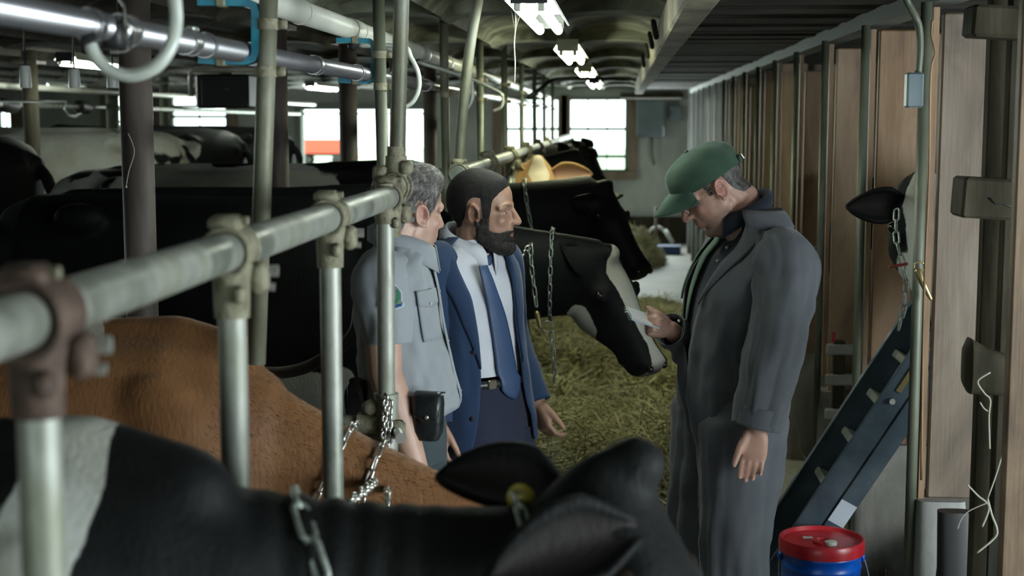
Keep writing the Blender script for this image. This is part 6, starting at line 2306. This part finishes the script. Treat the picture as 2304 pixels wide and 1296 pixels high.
# cap
cp = tag(empty('cap'), None)
bpy.data.objects.remove(cp)
b = MB()
lev = [(.030, .1135, .0885, -.006), (.045, .1145, .0895, -.006), (.07, .113, .088, -.005), (.092, .105, .082, -.004), (.109, .090, .070, -.004), (.120, .066, .051, -.004), (.127, .037, .029, -.005), (.130, .012, .01, -.005)]
rows = []
for z, rx, ry, ox in lev:
    row = []
    for j in range(56):
        a = 2 * math.pi * j / 56
        w = noise.noise(V((math.cos(a) * 2.2, math.sin(a) * 2.2, z * 16))) * .0065 * (1 if z > .05 else .3)
        seam = -.0018 * max(0, 1 - abs(((a / (2 * math.pi) * 6) % 1) - .5) * 2 / .12) if False else -.0016 * (1 if abs(((a / (2 * math.pi) * 6 + .5) % 1) - .5) < .03 else 0)
        frontlift = .060 * max(0, math.cos(a)) ** 2 * (1 - (z - .03) / .12)
        zz = z - .012 * max(0, -math.cos(a)) * (1 - (z - .03) / .12)
        # arched opening at the back
        if z < .065 and math.cos(a) < -.86:
            zz += (.065 - z) * .9 * min(1, (-math.cos(a) - .86) / .06)
        row.append(V((ox + (rx + w + seam) * math.cos(a), (ry + w + seam) * math.sin(a), zz + frontlift * .3)))
    rows.append(row)
b.grid(rows, True)
b.f.append(tuple(len(b.v) - 56 + j for j in range(56)))
b.xf(HL3); cap = b.build('cap', M['capgreen'], root3)
b = MB()
rows = []
for u in np.linspace(0, 1, 9):
    row = []
    for v in np.linspace(-1, 1, 21):
        a = v * R(52)
        bx, by = -.006 + .112 * math.cos(a), .088 * math.sin(a)
        ext = .080 * (1 - abs(v) ** 3.2)
        x = bx + ext * u
        y = by * (1 - .10 * u)
        z = .063 - .014 * u * (1) - .033 * (v * v) * (.55 + .75 * u) - .010 * u * u
        row.append(V((x, y, z + .0)))
    rows.append(row)
b.sheet(rows, .004)
b.xf(HL3); b.build('visor', M['capgreen'], cap)
b = MB().ell(HL3 @ V((-.005, 0, .132)), (.007, .007, .004), HL3.to_3x3().normalized(), n=12, m=6)
b.build('cap_button', M['capgreen'], cap)
b = MB()
b.sheet([[V((-.006 - .1155 * math.cos(a), .091 * math.sin(a), z)) for a in np.linspace(R(-30), R(30), 9)] for z in (.016, .032)], .003)
b.xf(HL3); b.build('cap_strap', M['capgreen'], cap)
b = MB().box((0, 0, 0), (.006, .022, .02), bev=.002)
b.xf(HL3 @ Matrix.Translation((-.1215, .018, .024)) @ Matrix.Rotation(R(10), 4, 'Z')); b.build('cap_buckle', M['bolt'], cap, smooth=False)
# spectacles
b = MB()
for q in (-1, 1):
    pts = []
    for i in range(24):
        a = 2 * math.pi * i / 24
        pts.append(HL3 @ V((.1045 - .006 * abs(math.sin(a)) * 0 - .10 * (q * .0335 + .022 * math.cos(a)) ** 2 * 10 * .3, q * .0335 + .0225 * math.cos(a), .000 + .0165 * math.sin(a))))
    b.loop(pts, .0011, 6)
    b.tube([HL3 @ V((.098, q * .056, .004)), HL3 @ V((.06, q * .074, .008)), HL3 @ V((-.002, q * .083, .012)), HL3 @ V((-.018, q * .082, -.002))], .0013, 6)
b.tube([HL3 @ V((.105, .011, .004)), HL3 @ V((.112, 0, .008)), HL3 @ V((.105, -.011, .004))], .0012, 6)
b.build('spectacles', M['glasses'], root3)
# polo shirt
PS = Shell([(c, x - .008, y - .008) for c, x, y in tr3[2:]], f3, l3)
b = MB()
PS.build(b, 30, 60, folds=folds_fn(.003, 6, 2, 2))
b.xf(Matrix.Translation(-B3_)); polo = b.build('polo_shirt', M['polo'], root3)
b = MB()
collar(b, nb3 + V((.004, 0, -.004)), f3, l3, .073, .090, .028, .016, .03, R(22), .5)
b.xf(Matrix.Translation(-B3_)); b.build('collar', M['polo'], polo)
for t in (.50, .62, .74):
    MB().ell(PS.pt(t, R(4), .010) - B3_, .0058, n=10, m=6).build('button', M['button'], polo)
# added layer inside the far lapel, green for the light on the overalls
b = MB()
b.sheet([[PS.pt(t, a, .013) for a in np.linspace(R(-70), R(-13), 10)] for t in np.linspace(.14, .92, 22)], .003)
b.xf(Matrix.Translation(-B3_)); b.build('green_lit_chest', M['coverall_greenlit'], root3)
# overalls
CR = [(ringpx(1652, .76, Y3), .115, .150), (ringpx(1654, .87, Y3), .152, .186), (ringpx(1655, .98, Y3), .168, .198), (ringpx(1658, 1.08, Y3), .170, .200), (ringpx(1666, 1.19, Y3), .174, .208), (ringpx(1682, 1.30, Y3), .178, .222), (ringpx(1697, 1.395, Y3), .155, .226), (ringpx(1703, 1.455, Y3), .118, .198), (ringpx(1697, 1.505, Y3), .094, .135), (ringpx(1688, 1.54, Y3), .084, .086)]
C3 = Shell(CR, f3, l3, 2.35)
def cgap(t):
    return (R(float(np.interp(t, [0, .30, .36, .5, .65, .8, .9, 1], [.3, .3, -4, -24, -38, -48, -56, -66]))), R(float(np.interp(t, [0, .30, .36, .5, .65, .8, .9, 1], [-.3, -.3, 2, 8, 14, 24, 38, 56]))))
b = MB()
C3.build(b, 70, 96, gap=cgap, folds=folds_fn(.008, 8, 2.0, 21.0, .010), th=.005)
sleeve(b, [shL3 + (ringpx(1700, 1.45, Y3) - shL3) * .4, shL3 + V((.0, -.005, .0)), shL3.lerp(elL3, .45) + V((.008, 0, 0)), elL3 + V((.0, 0, 0)), elL3.lerp(wrL3, .5), wrL3], [.072, .094, .098, .092, .084, .070], 56, .009, 14.0, vert=.013)
sleeve(b, [shR3 + (ringpx(1700, 1.45, Y3) - shR3) * .4, shR3, shR3.lerp(elR3, .45), elR3, elR3.lerp(wrR3, .55), wrR3 + (wrR3 - elR3).normalized() * .0], [.08, .09, .084, .074, .062, .054], 36, .008, 17.0, vert=.008)
for q in (-1, 1):
    hp_ = ringpx(1648, .84, Y3) + l3 * (.088 * q)
    kx = V((-.022, 0, -.37)) if q > 0 else V((-.055, 0, -.37))
    sleeve(b, [hp_ + V((0, 0, .16)), hp_ + V((0, 0, .05)), hp_ + kx * .5, hp_ + kx, hp_ + kx * 1.2 + V((.015, 0, -.17)), hp_ + kx * 1.1 + V((.02, 0, -.38))], [.10, .150, .130, .113, .106, .10], 56, .010, 30 + 3 * q, vert=.016)
b.xf(Matrix.Translation(-B3_)); cov = b.build('overalls', M['coverall'], root3)
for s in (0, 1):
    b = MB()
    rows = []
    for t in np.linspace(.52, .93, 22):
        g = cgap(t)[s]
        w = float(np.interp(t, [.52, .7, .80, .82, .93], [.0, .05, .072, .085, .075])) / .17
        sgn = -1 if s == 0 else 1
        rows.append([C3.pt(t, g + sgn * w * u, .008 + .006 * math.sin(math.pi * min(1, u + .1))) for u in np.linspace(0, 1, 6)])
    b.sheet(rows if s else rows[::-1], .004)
    b.xf(Matrix.Translation(-B3_)); b.build('lapel', M['coverall_greenlit'] if s == 0 else M['coverall'], cov)  # far lapel coloured green for the light falling on it
b = MB()
rows = []
for k, (t, o_) in enumerate(((.89, .012), (.93, .016), (.97, .015), (1.0, .006), (.985, -.002))):
    rows.append([C3.pt(t, a, o_) + V((0, 0, (.0, .004, .014, .022, .01)[k])) for a in np.linspace(cgap(.93)[1], 2 * math.pi + cgap(.93)[0], 40)])
b.sheet(rows, .004)
b.xf(Matrix.Translation(-B3_)); b.build('collar', M['coverall'], cov)
# yoke pleat at the back of the near shoulder, cuffs, snaps
b = MB()
rows = []
for t in np.linspace(.45, .84, 16):
    rows.append([C3.pt(t, a, .010 + .012 * math.sin(math.pi * (t - .45) / .39)) for a in np.linspace(R(112), R(150), 8)])
b.sheet(rows, .004)
b.xf(Matrix.Translation(-B3_)); b.build('back_pleat', M['coverall'], cov)
for el, wr, r in ((elL3, wrL3, .073), (elR3, wrR3, .057)):
    d = (wr - el).normalized()
    b = MB()
    sleeve(b, [wr - d * .06, wr - d * .03, wr + d * .004], [r, r, r * .985], 30, .002, 1.0, 3)
    b.xf(Matrix.Translation(-B3_)); cf = b.build('cuff', M['coverall'], cov)
MB().ell(at(1527, 722, 4.66) - B3_, .005, n=10, m=6).build('snap', M['bolt'], cov)
MB().ell(C3.pt(.66, R(18), .008) - B3_, .005, n=10, m=6).build('snap', M['bolt'], cov)
# slash pocket welt
b = MB()
rows = [[C3.pt(t + du, R(62) + (t - .22) * -1.2, .006) for du in (-.004, .004)] for t in np.linspace(.12, .32, 10)]
b.sheet(rows, .003)
b.xf(Matrix.Translation(-B3_)); b.build('pocket_welt', M['coverall'], cov)
b = MB()
for q in (-1, 1):
    shoe(b, ringpx(1656, .1, Y3) + l3 * (.092 * q) + V((.03, 0, 0)), f3)
    b.xf(Matrix.Translation(-B3_)).build('boot', M['shoe'], root3)
    b = MB()
# notepad with spiral binding in the hand
npc = at(1446, 716, 4.66)
e = tag(empty('notepad', npc), 'small pale notepad with a wire binding held in the hand', 'notepad')
d = (at(1490, 732, 4.70) - at(1402, 702, 4.64)).normalized()
n_ = V((.25, -.35, .9)); n_ = (n_ - d * n_.dot(d)).normalized()
s_ = n_.cross(d)
rot = Matrix((d, s_, n_)).transposed()
MB().box((0, 0, 0), (.105, .072, .006), rot, bev=.001).build('pages', M['paper'], e, smooth=False)
MB().box(rot @ V((0, 0, .0042)), (.107, .074, .0015), rot).build('cover', M['button'], e, smooth=False)
b = MB()
for k in range(9):
    b.ring(rot @ V((-.055, -.03 + k * .0075, 0)), rot @ V((0, 1, 0)), .0065, .0008, 10, 5)
b.build('wire_binding', M['chain_dull'], e)
MB().tube([rot @ V((-.05, -.02, .004)), rot @ V((-.062, -.01, .012)), rot @ V((-.078, -.02, .008))], .0012, 6).build('loose_wire', M['chain_dull'], e)
